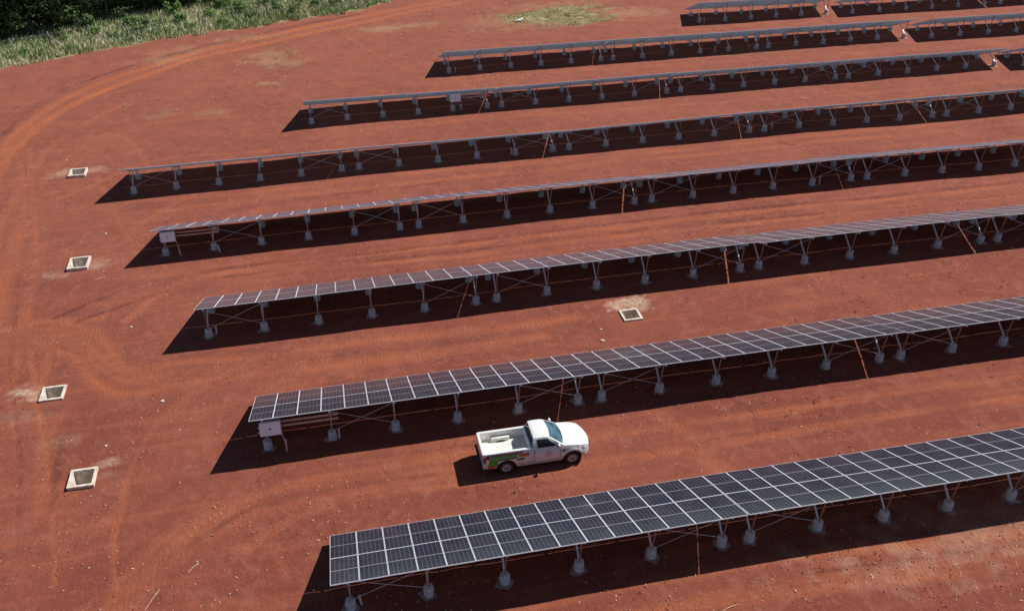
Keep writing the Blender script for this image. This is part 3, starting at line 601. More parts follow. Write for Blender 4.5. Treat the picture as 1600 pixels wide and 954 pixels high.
# cargo bed
bx0, bx1, by, zf, zr = -2.60, -.42, .69, .80, 1.29
mb = MB()
mb.grid([[(x, y, zf+.012*(1 if int((y+by)/.065) % 2 else 0)) for y in np.linspace(-by, by, 49)] for x in (bx0, bx1)], smooth=False, flip=True)
mb.grid([[(x, -by, z) for z in (zf, zr-.02)] for x in (bx0, bx1)], flip=False); mb.grid([[(x, by, z) for z in (zf, 1.0, zr-.02)] for x in (bx0, bx1)], flip=True)
mb.grid([[(bx1, y, z) for z in (zf, zr-.02)] for y in (-by, by)]); mb.grid([[(bx0, y, z) for z in (zf, zr-.02)] for y in (-by, by)], flip=True)
bed = mb.build('cargo_bed', M_BED, truck)
for s in (-1, 1): MB().bevbox(-2.05, -1.15, s*.50 if s > 0 else -by+.003, by-.003 if s > 0 else -.50, zf-.01, zf+.22, .05).build('wheel_arch', M_BED, bed)
def frame_rail(name, x0, x1, y0, y1, z0, z1, m=None, b=.025): return MB().bevbox(x0, x1, y0, y1, z0, z1, b).build(name, m or M_PAINT, truck)
for s in (-1, 1): frame_rail('bed_rail', -2.68, -.34, min(s*.675, s*.808), max(s*.675, s*.808), 1.235, 1.308, b=.03)
frame_rail('tailgate', -2.735, -2.595, -.79, .79, .56, 1.304, b=.045)
frame_rail('bed_headboard', -.44, -.36, -.74, .74, .70, 1.34)
# cab: pillars, roof, doors
GB = dict(bl=-.34, fl=1.14, zl=1.235, yl=.80, bu=-.27, fu=.44, zu=1.75, yu=.62)
mb = MB(); nU = 12
def roofp(u, v):
    x = GB['bu']+(GB['fu']-GB['bu'])*u; e = .05*(abs(2*v-1)**3); y = GB['yu']*(2*v-1)*(1.0)
    return (x+.06*(1-(2*v-1)**2)*(1 if u > .5 else 0)*(u-.5)*2, y, GB['zu']+.055*(1-(2*v-1)**2)-.03*(2*u-1)**4)
mb.grid([[roofp(i/nU, j/14) for j in range(15)] for i in range(nU+1)])
def cant(u, s):     # upper edge of the side
    p = roofp(u, 1 if s > 0 else 0); return p
def side_quad(x0, x1, t0, t1, s, off=0):
    """patch of the greenhouse side between belt (t=0) and cant rail (t=1); x given at belt and scaled to the roof"""
    pts = []
    for i in range(7):
        row = []
        for j in range(7):
            t = t0+(t1-t0)*j/6; f = i/6; u = (x0+(x1-x0)*f-GB['bl'])/(GB['fl']-GB['bl'])
            xl = GB['bl']+(GB['fl']-GB['bl'])*u; xu = GB['bu']+(GB['fu']-GB['bu'])*u
            y = GB['yl']+(GB['yu']-GB['yl'])*t+.035*math.sin(math.pi*t)
            z = GB['zl']+(roofp(u, 1)[2]-GB['zl'])*t
            row.append((xl+(xu-xl)*t, s*(y+off), z))
        pts.append(row)
    return pts
for s in (-1, 1):
    mb.grid(side_quad(GB['bl'], GB['fl'], -.06, 1, s), flip=(s > 0))
# back of the cab
mb.grid([[(GB['bl']+(GB['bu']-GB['bl'])*t, (GB['yl']+(GB['yu']-GB['yl'])*t)*v, (.75 if t == -.8 else GB['zl']+(GB['zu']-GB['zl'])*t)+(.05*(1-v*v) if t == 1 else 0)-(.03 if t == 1 else 0)) for v in (-1,-.5,0,.5,1)] for t in (-.8, 0, 1)])
# cowl strip and windscreen surround
def ws(u, t, off=0):
    x = GB['fl']+(GB['fu']-GB['fl'])*t; y = (GB['yl']+(GB['yu']-GB['yl'])*t)*u; bulge = .14*(1-u*u)*(1-t)+.06*(1-u*u)*t
    z = (GB['zl']+(GB['zu']-.03-GB['zl'])*t)+.05*(1-u*u)*t+.02*(1-t)*(1-u*u)
    n_ = Vector((.55, 0, .83)); return (x+bulge+n_.x*off, y, z+n_.z*off)
mb.grid([[ws(-1+2*j/14, i/6) for j in range(15)] for i in range(7)], flip=False)
cab = mb.build('cab', M_PAINT, truck)
mb = MB(); mb.grid([[ws((-1+2*j/14)*.90, .05+.88*i/6, .012) for j in range(15)] for i in range(7)]); wsn = mb.build('windscreen', M_WIND, truck)
for y0, y1, x0 in ((.05,.55,.02), (-.55,-.05,.02)):
    mb = MB(); p, q_ = ws(y0, .08, .03), ws(y1, .16, .03); mb.tube(p, q_, .010, n=6); mb.build('wiper', M_DARK, wsn)
for s in (-1, 1):
    mb = MB(); mb.grid(side_quad(-.08, .86, .07, .86, s, .008), flip=(s > 0)); mb.build('side_window', M_GLASS, truck)
mb = MB(); mb.grid([[(GB['bl']+(GB['bu']-GB['bl'])*t-.012, (GB['yl']+(GB['yu']-GB['yl'])*t)*v*.86, GB['zl']+(GB['zu']-GB['zl'])*t) for v in (-1,0,1)] for t in (.22, .82)]); mb.build('rear_window', M_GLASS, truck)
for s in (-1, 1):
    mb = MB(); mb.grid(side_panel(-.24, .98, s, .006, .52, 1.215, nz=8, nx=14), flip=(s > 0)); dr = mb.build('door', M_PAINT, truck)
    mb = MB()
    for xx in (-.265, 1.0):
        mb.grid([[(x_, s*(side_y(x_, z)+.004), z) for z in np.linspace(.50, 1.22, 8)] for x_ in (xx-.009, xx+.009)], flip=(s > 0))
    mb.build('door_seam', M_DARK, dr)
    y_ = side_y(-.05, 1.06)+.0; MB().bevbox(-.16, .04, min(s*y_, s*(y_+.03)), max(s*y_, s*(y_+.03)), 1.045, 1.085, .008).build('handle', M_GREY, dr)
    mb = MB(); ym = .80; a, b_ = s*(ym+.02), s*(ym+.20); mb.bevbox(.86, .96, min(a, b_), max(a, b_), 1.23, 1.40, .03); mb.tube((.95, s*.78, 1.24), (.92, s*(ym+.05), 1.28), .025)
    mr = mb.build('wing_mirror', M_PAINT, truck)
    MB().box(.853, .858, min(s*(ym+.04), s*(ym+.18)), max(s*(ym+.04), s*(ym+.18)), 1.25, 1.38).build('mirror_glass', M_DARK, mr)
    mb = MB(); v = [(1.07,.99),(1.24,1.02),(1.27,.99),(1.13,.90),(1.08,.92)]; mb.add([(x, s*(side_y(x, z)+.010), z) for x, z in v], [tuple(range(5))[::(1 if s < 0 else -1)]]); mb.build('fender_vent', M_DARK, truck)
    # lights
    mb = MB(); hl = []
    for i in range(6):
        x = 2.10+.30*i/5; hl.append([(x+.012, s*(side_y(x, z)+.012), z) for z in np.linspace(lerp(x, TOPZ)-.17, lerp(x, TOPZ)-.015, 4)])
    mb.grid(hl, flip=(s > 0)); mb.build('headlight', M_LAMP, truck)
    mb = MB(); mb.grid([[(x, s*(side_y(x, z)+.010), z) for z in np.linspace(.80, 1.14, 5)] for x in (-2.71, -2.65, -2.57)], flip=(s > 0)); mb.build('tail_light', M_TAIL, truck)
mb = MB(); mb.box(2.495, 2.545, -.42, .42, .70, .86)
for i in range(3): mb.box(2.54, 2.56, -.42, .42, .715+i*.05, .73+i*.05)
mb.build('grille', M_DARK, truck)
mb = MB()
fb = [[(2.45+dx-.34*(abs(u)**3), u*.90, z) for u in np.linspace(-1, 1, 15)] for z, dx in ((.64,.06), (.60,.13), (.46,.13), (.40,.05))]
mb.grid(fb); mb.build('front_bumper', M_GREY, truck)
MB().bevbox(-2.82, -2.71, -.78, .78, .48, .60, .03).build('rear_bumper', M_DARK, truck)
MB().box(-2.7, 2.3, -.70, .70, .38, .60).build('chassis', M_DARK, truck)
mb = MB()
for wx in XW:
    for s in (-1, 1): mb.lathe([(AR-.01, s*.60-.16), (AR-.01, s*.60+.24)][::1] if s > 0 else [(AR-.01, -.84), (AR-.01, -.44)], 20, c=(wx, 0, .40), axis='y')
mb.build('wheel_well', M_DARK, truck)
# wheels
for wx in XW:
    for s in (-1, 1):
        yo = s*.885; wt = empty('wheel', (wx, yo, WR)); wt.parent = truck
        W_ = .235; f = -s
        pr = [(.235,.0),(.33,.0),(.365,.015),(WR,.05),(WR,W_-.05),(.365,W_-.015),(.33,W_),(.235,W_)]
        mb = MB(); mb.lathe([(r_, f*h_) for r_, h_ in pr], 28, axis='y')
        for i in range(28):
            t_ = 2*math.pi*i/28; c_, s_ = math.cos(t_), math.sin(t_)
            for yy in ((.05, .115), (.125, .19)):
                mb.add([(c_*(WR+k)-s_*d_, f*y__, s_*(WR+k)+c_*d_) for k in (-.004, .008) for d_ in (-.02, .02) for y__ in yy], [(0,1,3,2),(4,6,7,5),(0,2,6,4),(1,5,7,3),(0,4,5,1),(2,3,7,6)])
        mb.build('tyre', M_TYRE, wt)
        mb = MB(); mb.lathe([(.236, f*.01), (.225, f*.0), (.205, f*.02), (.19, f*.06), (.11, f*.045), (.075, f*.015), (.06, f*.0), (0, f*.0)], 28, axis='y'); mb.build('rim', M_RIM, wt)
        mb = MB(); mb.lathe([(.05, f*-.006), (.045, f*-.014), (0, f*-.014)], 12, axis='y')
        for i in range(6): mb.lathe([(.02, f*.035), (.0, f*.032)], 6, axis='y', c=(.15*math.cos(i*math.pi/3), 0, .15*math.sin(i*math.pi/3)))
        mb.build('hub_cap', M_DARK, wt)
# stripes and lettering on both sides
def decal(name, poly, m, s, lay=1, parent=truck):
    mb = MB(); bm = bmesh.new()
    vs = [bm.verts.new((x, 0, z)) for x, z in poly]; bm.faces.new(vs)
    for cut in np.arange(-2.8, 1.2, .12): bmesh.ops.bisect_plane(bm, geom=bm.verts[:]+bm.edges[:]+bm.faces[:], plane_co=(cut,0,0), plane_no=(1,0,0))
    for cut in np.arange(.46, 1.3, .06): bmesh.ops.bisect_plane(bm, geom=bm.verts[:]+bm.edges[:]+bm.faces[:], plane_co=(0,0,cut), plane_no=(0,0,1))
    bm.verts.index_update(); flip = None
    fs = [[v.index for v in f.verts] for f in bm.faces]; nrm = bm.faces[:] and sum((f.normal.y for f in bm.faces)) if not bm.normal_update() else 0
    if (nrm > 0) != (s > 0): fs = [f[::-1] for f in fs]
    mb.add([(v.co.x, s*(side_y(v.co.x, v.co.z)+.009+.003*lay), v.co.z) for v in bm.verts], fs); bm.free()
    return mb.build(name, m, parent)
def pill(x0, x1, z0, z1, slope=0, rl=False):
    r_ = (z1-z0)/2; out = [(x0, z0), (x1-r_, z0)]+[(x1-r_+r_*math.cos(a), (z0+z1)/2+r_*math.sin(a)) for a in np.linspace(-math.pi/2, math.pi/2, 7)][1:-1]+[(x1-r_, z1), (x0, z1)]
    return [(x, z+slope*(x-x0)) for x, z in out]
for s in (-1, 1):
    decal('stripe', pill(-2.55, -.80, 1.165, 1.235), M_MAR, s)
    decal('stripe', [(-2.56,1.06),(-2.56,1.17),(-2.35,1.17),(-2.45,1.0)], M_MAR, s)
    decal('stripe', [(-2.48,.60),(-2.02,.60),(-1.99,.84),(-2.0,.95),(-2.42,.98)], M_GRN, s)
    decal('stripe', [(-2.50,.48),(-2.04,.48),(-2.02,.55),(-2.15,.56),(-2.2,.59),(-2.50,.59)], M_ORA, s)
    decal('stripe', [(-2.42,.965),(-1.06,.965),(-1.0,1.06),(-1.05,1.16),(-2.3,1.16),(-2.36,1.07)], M_GRN, s)
    decal('stripe', [(-1.95,1.142),(-1.7,1.125),(-1.35,1.142),(-1.5,1.158),(-1.9,1.158)], M_YEL, s, 2)
    decal('stripe', [(-2.0,.900),(-1.1,.910),(-1.05,.96),(-2.0,.96)], M_MAR, s)
    decal('stripe', pill(-1.10, -.50, .96, 1.13), M_ORA, s)
    decal('stripe', pill(-1.10, -.72, .78, .88), M_DGR, s, 2)
    # pale lettering, too small in the photograph to be read: strokes of one word after another
    rl = random.Random(5); x = -2.28; mb = MB()
    while x < -1.22:
        h_ = rl.choice((.06, .06, .08)); w_ = rl.uniform(.03, .05)
        for (a, b_, c, d_) in rl.sample([(0,.012,0,h_), (w_-.012,w_,0,h_), (0,w_,0,.013), (0,w_,h_-.013,h_), (0,w_,h_/2-.006,h_/2+.007)], 3):
            v = [(x+a, 1.02+c), (x+b_, 1.02+c), (x+b_, 1.02+d_), (x+a, 1.02+d_)]
            mb.add([(p, s*(side_y(p, q_)+.019), q_) for p, q_ in v], [(0,1,2,3)[::(1 if s < 0 else -1)]])
        x += w_+.016+(.05 if rl.random() < .12 else 0)
    mb.build('lettering', M_PALEB, truck)
    decal('emblem', [(-1.07+.075*math.cos(a), 1.06+.075*math.sin(a)) for a in np.linspace(0, 2*math.pi, 17)[:-1]], M_PALEB, s, 4)
    mb = MB(); c_ = (.44, .98); n_ = 20
    for (r0, r1) in ((.085, .10), (.035, .05)):
        vs = [(c_[0]+r_*math.cos(2*math.pi*i/n_), c_[1]+r_*math.sin(2*math.pi*i/n_)) for r_ in (r0, r1) for i in range(n_)]
        mb.add([(p, s*(side_y(p, q_)+.012), q_) for p, q_ in vs], [(i, (i+1)%n_, n_+(i+1)%n_, n_+i)[::(-1 if s < 0 else 1)] for i in range(n_)])
    for (x0, x1, z0) in ((.25,.62,.835), (.22,.60,.795)):
        for k in range(9):
            a = x0+(x1-x0)*k/9; mb.add([(p, s*(side_y(p, q_)+.012), q_) for p, q_ in ((a,z0),(a+.028,z0),(a+.028,z0+.02),(a,z0+.02))], [(0,1,2,3)[::(1 if s < 0 else -1)]])
    mb.build('door_emblem', M_RED, truck)
mb = MB()
for sy_ in (-.38, .38):
    mb.bevbox(-.30, .25, sy_-.25, sy_+.25, .80, .95, .05); mb.bevbox(-.40, -.25, sy_-.25, sy_+.25, .90, 1.40, .05)
mb.build('seats', M_GREY, truck)

# ------------------------------------------------------------------ litter on the soil: straw, pebbles, clods
def leafmat(name, a, bq, rough=.7, trans=.0):
    m, n, L, b = nmat(name); oi = n.new('ShaderNodeAttribute'); oi.attribute_name = 'tone'
    k = n.new('ShaderNodeMix'); k.data_type = 'RGBA'; k.inputs[6].default_value = (*a, 1); k.inputs[7].default_value = (*bq, 1)
    L.new(oi.outputs['Fac'], k.inputs[0]); L.new(k.outputs[2], b.inputs['Base Color']); b.inputs['Roughness'].default_value = rough
    b.inputs['Specular IOR Level'].default_value = .25
    return m
def soup(name, verts, faces, tones, m, nv):
    """many small faces in one mesh; verts (N,nv,3) blocks that share one face pattern"""
    N = verts.shape[0]; me = bpy.data.meshes.new(name); f = np.array(faces); k = f.shape[1]
    me.vertices.add(N*nv); me.vertices.foreach_set('co', verts.reshape(-1).astype(np.float32))
    idx = (f[None]+np.arange(N)[:,None,None]*nv).reshape(-1); nf = N*len(f)
    me.loops.add(nf*k); me.loops.foreach_set('vertex_index', idx.astype(np.int32)); me.polygons.add(nf)
    me.polygons.foreach_set('loop_start', np.arange(0, nf*k, k, dtype=np.int32)); me.update(calc_edges=True)
    a = me.attributes.new('tone', 'FLOAT', 'POINT'); a.data.foreach_set('value', np.repeat(tones, nv).astype(np.float32))
    me.materials.append(m); return me
def surf(x, y):
    i = np.clip(np.searchsorted(XS, x)-1, 0, nx-2); j = np.clip(np.searchsorted(YS, y)-1, 0, ny-2)
    u = (x-XS[i])/(XS[i+1]-XS[i]); v = (y-YS[j])/(YS[j+1]-YS[j]); q = Z.reshape(ny, nx)
    return (q[j,i]*(1-u)+q[j,i+1]*u)*(1-v)+(q[j+1,i]*(1-u)+q[j+1,i+1]*u)*v
def scatter(n_, clump=.5, x=(-36, 75), y=(17, 96)):
    yy = y[0]+(y[1]-y[0])*RNG.random(n_*6)**1.7; xx = x[0]+(x[1]-x[0])*RNG.random(n_*6)
    p = np.clip(.45+clump*(1.2*vnoise(xx, yy, 4, 41)+.9*vnoise(xx, yy, 1.3, 42)), .02, 1); k = RNG.random(n_*6) < p
    for (cx, cy, hx, hy, hh) in PITS: k &= ~((np.abs(xx-cx) < hx+.1) & (np.abs(yy-cy) < hy+.1))
    k &= (np.abs(xx) < 200) & (xx < -5+yy*1.15+12) & (xx > -8-yy*.55)
    return xx[k][:n_], yy[k][:n_]
def straws(name, n_, ln, wd, m, **kw):
    x, y = scatter(n_, **kw); n_ = len(x); z = surf(x, y); a = RNG.random(n_)*math.pi*2; l_ = ln[0]+(ln[1]-ln[0])*RNG.random(n_)**2.2; w_ = wd[0]+(wd[1]-wd[0])*RNG.random(n_)
    dx, dy = np.cos(a), np.sin(a); lift = .02+.07*RNG.random(n_)**2; b1 = (RNG.random(n_)-.5)*.5
    V = np.zeros((n_, 6, 3))
    for k, (s, t) in enumerate(((-.5,-.5), (0,-.5), (.5,-.5), (.5,.5), (0,.5), (-.5,.5))):
        bend = b1*l_*(.25-s*s)
        V[:,k,0] = x+dx*l_*s-dy*(w_*t+bend); V[:,k,1] = y+dy*l_*s+dx*(w_*t+bend); V[:,k,2] = z+.012+lift*(.5+s)+.01*(s == 0)
    return soup(name, V, [(0,1,4,5), (1,2,3,4)], RNG.random(n_), m, 6)
M_STRAW = leafmat('dry_straw', (.50,.36,.20), (.72,.60,.42))
M_STONE = leafmat('pale_pebble', (.42,.28,.20), (.75,.68,.58), .85)
M_CLOD = leafmat('red_soil_clod', (.20,.055,.036), (.36,.13,.09), .95)
def blades(name, x, y, h0, h1, m, lean=.35, w_=(.03,.07), z=None):
    n_ = len(x); z = surf(x, y) if z is None else z; h = h0+(h1-h0)*RNG.random(n_)**1.5; a = RNG.random(n_)*6.28; b_ = RNG.random(n_)*6.28; w = w_[0]+(w_[1]-w_[0])*RNG.random(n_)
    V = np.zeros((n_, 4, 3)); l_ = lean*h*RNG.random(n_)
    V[:,0] = np.stack([x-np.cos(a)*w, y-np.sin(a)*w, z-.03], 1); V[:,1] = np.stack([x+np.cos(a)*w, y+np.sin(a)*w, z-.03], 1)
    V[:,2] = np.stack([x+np.cos(a)*w*.6+np.cos(b_)*l_*.5, y+np.sin(a)*w*.6+np.sin(b_)*l_*.5, z+h*.65], 1); V[:,3] = np.stack([x+np.cos(b_)*l_*1.4, y+np.sin(b_)*l_*1.4, z+h], 1)
    return soup(name, V, [(0,1,2,3)], np.clip(.45+.8*vnoise(x, y, 2.2, 61)+.3*vnoise(x, y, .6, 67)+.35*(RNG.random(n_)-.5), 0, 1), m, 4)
obj('straw_litter', straws('straw_litter', 6500, (.03,.17), (.008,.022), M_STRAW), kind='stuff')
obj('long_stalks', straws('long_stalks', 26, (.4,1.1), (.015,.03), M_STRAW), kind='stuff')
OC = np.array([(1,0,0),(0,1,0),(-1,0,0),(0,-1,0),(0,0,1),(0,0,-1)], float); OF = [(0,1,4),(1,2,4),(2,3,4),(3,0,4),(1,0,5),(2,1,5),(3,2,5),(0,3,5)]
def lumps(name, n_, s0, s1, pw, m, **kw):
    x, y = scatter(n_, **kw); n_ = len(x); z = surf(x, y); s = s0+(s1-s0)*RNG.random(n_)**pw; a = RNG.random(n_)*6.28
    V = OC[None]*(s[:,None,None]*(.6+.6*RNG.random((n_, 6, 1))))+RNG.normal(0, .15, (n_, 6, 3))*s[:,None,None]; V[:,:,2] *= .7
    c_, s_ = np.cos(a)[:,None], np.sin(a)[:,None]; vx = V[:,:,0]*c_-V[:,:,1]*s_; vy = V[:,:,0]*s_+V[:,:,1]*c_
    V = np.stack([vx+x[:,None], vy+y[:,None], V[:,:,2]+z[:,None]+s[:,None]*.25], 2)
    return soup(name, V, OF, RNG.random(n_), m, 6)
obj('pebbles', lumps('pebbles', 3000, .014, .065, 4, M_STONE), kind='stuff')
obj('soil_clods', lumps('soil_clods', 17000, .012, .055, 3.2, M_CLOD, clump=.8), kind='stuff')
x, y = scatter(900, clump=.9, x=(2, 60), y=(18, 50)); k = vnoise(x, y, 2.2, 90) > .15
obj('small_weeds', blades('small_weeds', np.repeat(x[k], 7)+RNG.normal(0, .07, 7*k.sum()), np.repeat(y[k], 7)+RNG.normal(0, .07, 7*k.sum()), .03, .12, leafmat('weed_leaf', (.12,.18,.06), (.40,.36,.18)), lean=.9, w_=(.01,.025)), kind='stuff')
M_CRUMB = leafmat('light_soil_crumb', (.32,.11,.075), (.50,.24,.16), .95)
obj('light_crumbs', lumps('light_crumbs', 14000, .012, .06, 2.6, M_CRUMB, clump=1.1), kind='stuff')
# a few larger pale stones
for i, (x, y, s, lab) in enumerate([(-9.85,38.25,.08,'pale stone at the back left corner of the row behind the pickup'), (14.35,38.35,.10,'pale stone left of and below the lone pit'),
        (-20.9,71.4,.08,'pale stone above the smallest pit on the left'), (-15.7,57.8,.07,'pale stone between the two upper left pits'), (14.6,39.4,.06,'small pale stone halfway to the lone pit'),
        (-12.3,35.4,.06,'pale stone above the nearest pit'), (-12.4,45.6,.06,'dark edged stone left of the third row end')]):
    bm = bmesh.new(); bmesh.ops.create_icosphere(bm, subdivisions=2, radius=1)
    for v in bm.verts: v.co *= 1+.35*noise.noise(v.co*1.3+Vector((i*7, 0, 0))); v.co.z *= .62
    me = bpy.data.meshes.new('pale_stone'); bm.to_mesh(me); bm.free(); me.materials.append(M_PITC)
    o = obj('pale_stone', me, loc=(x, y, float(surf(np.array([x]), np.array([y]))[0])+s*.3)); o.scale = (s*1.3, s, s); tag(o, lab, 'stone', 'larger pale stones')

# ------------------------------------------------------------------ grass strip, shrubs, fence, forest edge, grass patch
M_GRASS = leafmat('verge_grass', (.29,.36,.17), (.60,.57,.38)); M_GRASS2 = leafmat('patch_grass', (.40,.46,.19), (.62,.55,.34))
M_SCRUB = leafmat('scrub_leaf', (.08,.14,.05), (.38,.46,.22)); M_LEAF = leafmat('shrub_leaf', (.09,.18,.05), (.26,.36,.13)); M_TREE = leafmat('tree_leaf', (.030,.065,.022), (.10,.15,.05)); M_BARK = mat('tree_bark', (.13,.10,.08), .9, var=.4, scale=4)
N_ = 130000; x = -46+64*RNG.random(N_); y = 92+36*RNG.random(N_); e = beyond_edge(x, y)
k = (e > -.1+.9*vnoise(x, y, 1.6, 62)+.4*vnoise(x, y, .5, 64)) & (e < 17) & (RNG.random(N_) < np.clip(1.15-e/17, .2, 1)); x, y = x[k], y[k]; e = e[k]
hh = np.clip(e/3, .25, 1)
obj('verge_grass', blades('verge_grass', x, y, .15, .75, M_GRASS), kind='stuff')
N_ = 22000; x = PATCH[0]+PATCH[2]*1.25*(RNG.random(N_)*2-1); y = PATCH[1]+.06*(x-PATCH[0])+PATCH[3]*1.2*(RNG.random(N_)*2-1)
d_ = np.hypot((x-PATCH[0])/PATCH[2], (y-PATCH[1]-.06*(x-PATCH[0]))/PATCH[3])+.25*vnoise(x, y, 1.6, 23)
ho = np.hypot((x-28.0)/2.7, (y-99.9-.08*(x-28))/.6)+.5*vnoise(x, y, .8, 26)
k = (d_ < 1.0) & (ho > .9) & (RNG.random(N_) < .35+.6*np.clip(1-d_, 0, 1)+.4*vnoise(x, y, 1, 63)); x, y = x[k], y[k]
obj('grass_patch', blades('grass_patch', x, y, .02, .09, M_GRASS2, w_=(.03,.06)), kind='stuff')
N_ = 16000; x, y = -18+44*RNG.random(N_), 78+30*RNG.random(N_); k = (vnoise(x, y, 2.5, 70)+.5*vnoise(x, y, .8, 71) > .55) & (beyond_edge(x, y) < 0); x, y = x[k], y[k]
obj('sparse_dry_grass', blades('sparse_dry_grass', x, y, .03, .09, M_STRAW, w_=(.03,.07), lean=1.2), kind='stuff')
# white rag/sack heap at the left tip of the patch
mb = MB(); rr = random.Random(4)
for (ox, oy, s) in ((0,0,.3), (.35,.25,.26), (-.25,-.15,.2), (.5,.55,.2)):
    g_ = [[(ox+s*(i/5-.5)*1.6, oy+s*(j/5-.5)*1.3, s*(.55*math.exp(-((i-2.5)**2+(j-2.5)**2)/5)+rr.uniform(-.05,.12))) for i in range(6)] for j in range(6)]; mb.grid(g_, smooth=False)
tag(mb.build('rubble_bag', M_PVC, loc=(23.9, 99.4, ground_z(23.9, 99.4)+.15)), 'crumpled white bag at the left tip of the green grass patch', 'bag')

def leaf_cloud(name, pts, nrm, s0, s1, tone, m):
    n_ = len(pts); s = s0+(s1-s0)*RNG.random(n_); u = RNG.normal(size=(n_, 3)); u /= np.linalg.norm(u, axis=1)[:,None]
    nn = nrm+.9*RNG.normal(size=(n_, 3)); v = np.cross(nn, u); v /= np.linalg.norm(v, axis=1)[:,None]+1e-6; u = np.cross(v, nn); u /= np.linalg.norm(u, axis=1)[:,None]+1e-6
    V = np.stack([pts-u*s[:,None]*.5, pts+v*s[:,None]*.32, pts+u*s[:,None]*.6, pts-v*s[:,None]*.32], 1)
    return soup(name, V, [(0,1,2,3)], tone, m, 4)
def crown(name, clumps, per, s0, s1, m):
    P_, Nn, T_ = [], [], []
    for (c_, r_) in clumps:
        d = RNG.normal(size=(per, 3)); d /= np.linalg.norm(d, axis=1)[:,None]; r0 = r_*(.55+.5*RNG.random((per, 1))**.5)
        P_.append(np.array(c_)+d*r0*np.array([1,1,.8])); Nn.append(d); T_.append(np.clip(RNG.normal(.45, .2, per)+RNG.normal(0, .18), 0, 1))
    return leaf_cloud(name, np.concatenate(P_), np.concatenate(Nn), s0, s1, np.concatenate(T_), m)
TREES = []
for k in range(4):
    rnd = random.Random(30+k); Ht = 8+1.2*k; Rr = 3.2+.3*k; cl = []
    for i in range(30):
        a = rnd.uniform(0, 6.28); t = rnd.random(); z = .8+t*(Ht-1.4); rad = Rr*(1-.75*abs(t-.4)**1.6*1.6)*math.sqrt(rnd.random()); cl.append(((rad*math.cos(a), rad*math.sin(a), z), rnd.uniform(.75, 1.35)))
    cm = crown('crown', cl, 170, .22, .5, M_TREE)
    mb = MB(); p = Vector((0,0,-.3)); r_ = .24
    for i in range(6):
        q_ = p+Vector((rnd.uniform(-.25,.25), rnd.uniform(-.25,.25), (Ht*.75)/6)); mb.tube(p, q_, r_, r_*.8, n=8, caps=False); p = q_; r_ *= .8
        if i > 1:
            for _ in range(2):
                a = rnd.uniform(0, 6.28); mb.tube(p, p+Vector((math.cos(a)*Rr*.6, math.sin(a)*Rr*.6, 1.1)), r_*.5, r_*.15, n=5, caps=False)
    TREES.append((cm, mb.mesh('trunk', M_BARK)))
# positions of the forest front (x, y) and the rows behind it
FT = [(-37,107.5),(-32.5,110.5),(-28,112),(-23.5,114.5),(-19.5,116.5),(-15.5,119.5),(-11.5,119.5),(-42,108),(-47,105),
      (-35,115),(-30,117),(-25,119.5),(-20.5,122),(-16,125),(-40,113),(-45,112),(-33,122),(-27,125),(-38,121),(-22,128),(-44,119)]
FLAB = ['the leftmost crown touching the picture edge', 'second crown from the left edge', 'third crown from the left edge', 'standing behind the forked fence post', 'fifth crown along the forest front', 'sixth crown along the forest front', 'the rightmost crown of the forest front']
ILAB = ['directly behind the second crown from the left', 'directly behind the gap of the second and third crowns', 'behind the third crown from the left', 'behind the fourth crown from the left', 'behind the fifth crown from the left', 'behind the sixth crown near the forest end',
    'behind the leftmost crown', 'far left, behind and left of the leftmost crown', 'in the third line, above the second crown', 'in the third line, above the third crown', 'in the third line, above the leftmost crown', 'deepest one, above the fifth crown', 'in the third line at the far left edge', 'at the far left end of the hidden third line']
for i, (x, y) in enumerate(FT):
    y -= 1.8; t = empty('forest_tree', (x, y, ground_z(min(x, 99), y)), random.uniform(0, 6.28)); cm, tm = TREES[i % 4]; s = random.uniform(.85, 1.12); t.scale = (s, s, s*random.uniform(.9, 1.1))
    obj('crown', cm, t); obj('trunk', tm, t)
    tag(t, ('dark bushy tree behind the fence, '+FLAB[i]) if i < 7 else 'dark tree in the forest, '+ILAB[i-7], 'tree', 'trees of the dark forest at the top left')
SHR = []
for k in range(4):
    rnd = random.Random(60+k); cl = [((rnd.uniform(-.6,.6), rnd.uniform(-.6,.6), rnd.uniform(.2, 1.1)), rnd.uniform(.3,.55)) for _ in range(9)]
    mb = MB(); 
    for c_, r_ in cl: mb.tube((0,0,-.1), c_, .03, .01, n=5, caps=False)
    SHR.append((crown('foliage', cl, 70, .12, .28, M_LEAF), mb.mesh('stem', M_BARK)))
SP = [(-30.5,101.2,.7),(-24.2,106.2,1.1),(-21.9,104.3,.9),(-18.8,106.6,1.2),(-17.3,104.4,.7),(-14.8,108.5,1.3),(-13.6,105.9,.9),(-11.6,109.6,1.2),(-9.9,106.6,.8),(-8.2,111,1.3),(-6.6,108.5,.9),(-3.6,110.8,1.1),(-1.6,109.2,1.2),(1.0,111.2,1.0),(3.4,111.6,1.2),
      (-27.2,104.8,.9),(-33.6,99.2,.7),(-26.0,101.2,.6),(-5.2,113.2,1.3),(-10.4,113.6,1.4),(5.6,113.2,1.0),(-20.6,108.6,1.3),(-16.0,112.5,1.4),(-1.0,114.2,1.3)]
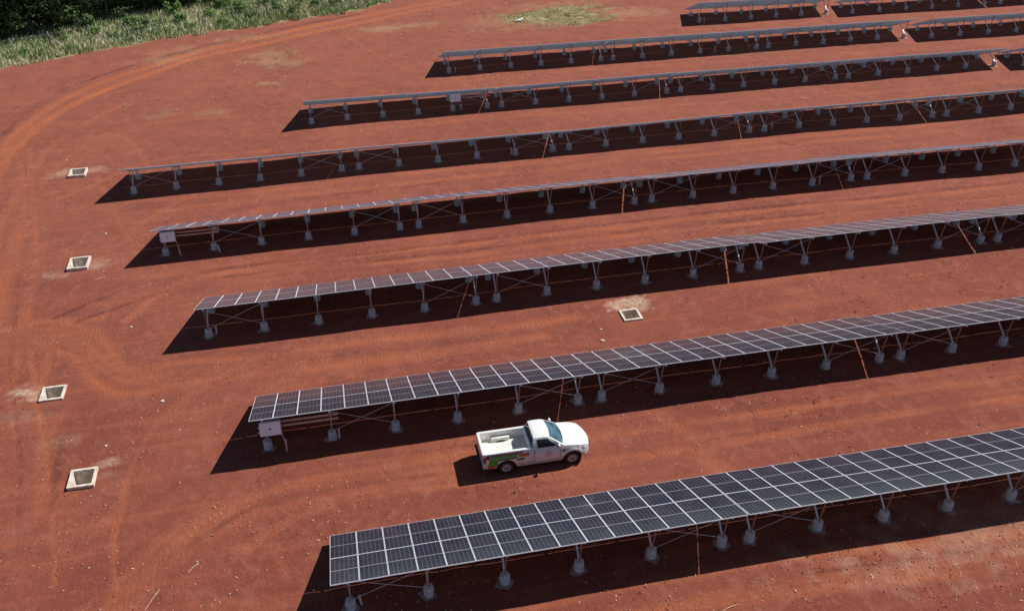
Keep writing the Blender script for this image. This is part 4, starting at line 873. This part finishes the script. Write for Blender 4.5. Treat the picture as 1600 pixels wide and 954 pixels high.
SLAB = ['low shrub beside the second fence post','leafy shrub behind the third fence post','shrub just right of the third fence post','tall bright shrub behind the fourth fence post','small shrub at the red soil edge below the fourth post','big pale green shrub near the fifth fence post',
 'shrub in front of the fifth fence post','large shrub between the sixth post and the forest','small shrub at the soil edge near the seventh post','large shrub behind the seventh fence post','shrub right of the braced seventh post','shrub behind the eighth fence post','dark round shrub near the ninth post','shrub by the tenth fence post','shrub near the last fence posts',
 'shrub between the second and third fence posts','shrub at the left picture edge below the first post','tiny shrub on the soil edge below the third post','bright shrub where the forest ends','bright shrub before the last forest tree','shrub at the right end of the grass strip','shrub under the forest crowns behind the fourth post','big shrub under the forest crowns behind the sixth post','shrub at the top of the frame behind the tenth post']
for i, (x, y, s) in enumerate(SP):
    t = empty('shrub', (x, y, ground_z(x, y)), random.uniform(0, 6.28)); s *= .78; t.scale = (s, s, s*random.uniform(.85, 1.2)); a, b_ = SHR[i % 4]; obj('foliage', a, t); obj('stem', b_, t)
    tag(t, 'green '+SLAB[i], 'shrub', 'shrubs in the grass strip')
wx_, wy_ = -44+62*RNG.random(750), 96+22*RNG.random(750); e = beyond_edge(wx_, wy_); k = (e > .5) & (e < 13) & (vnoise(wx_, wy_, 4, 81) > -.3); wx_, wy_ = wx_[k], wy_[k]
wz = surf(wx_, wy_); obj('low_scrub', crown('low_scrub', [((a, b_, c_+.15), .22+.35*random.random()) for a, b_, c_ in zip(wx_, wy_, wz)], 50, .07, .17, M_SCRUB), kind='stuff')
# post and wire fence
FP = [(-35.8,100.6),(-31.9,101.7),(-28,102.5),(-24.1,103.6),(-20.2,104.7),(-16.4,105.8),(-12.5,106.9),(-8.6,107.9),(-4.7,109.0),(-.9,110.1),(2.8,111.1),(6.4,112.1),(10,113.2)]
f0 = tag(empty('wire_fence', (FP[0][0], FP[0][1], ground_z(*FP[0]))), 'old wire fence on leaning grey wooden posts in the grass strip', 'fence'); tops = []
for i, (x, y) in enumerate(FP):
    z = ground_z(x, y)-f0.location.z; lx, ly = random.uniform(-.22, .12), random.uniform(-.08, .08); hgt_ = random.uniform(1.5, 1.95)
    mb = MB(); p = Vector((0,0,-.2)); r_ = random.uniform(.085, .11)
    for j in range(4): q_ = Vector((lx*(j+1)/4+random.uniform(-.03,.03), ly*(j+1)/4, hgt_*(j+1)/4)); mb.tube(p, q_, r_, r_*.94, n=8, caps=(j == 3)); p = q_; r_ *= .94
    mb.build('fence_post', M_WOOD, f0, (x-f0.location.x, y-f0.location.y, z)); tops.append((x-f0.location.x, y-f0.location.y, z, lx, ly, hgt_))
    if i in (2, 8):
        mb = MB(); mb.tube((lx*.8, ly, hgt_*.8), (1.25, -.15, -.05), .06, .07, n=7); mb.build('fence_brace', M_WOOD, f0, (x-f0.location.x, y-f0.location.y, z))
for hf in (.35, .62, .9):
    mb = MB()
    for a, b_ in zip(tops, tops[1:]):
        pa = Vector((a[0]+a[3]*hf, a[1]+a[4]*hf-.1, a[2]+a[5]*hf)); pb = Vector((b_[0]+b_[3]*hf, b_[1]+b_[4]*hf-.1, b_[2]+b_[5]*hf)); mb.tube(pa, pb, .006, n=4, caps=False)
    mb.build('wire', M_GALV, f0)
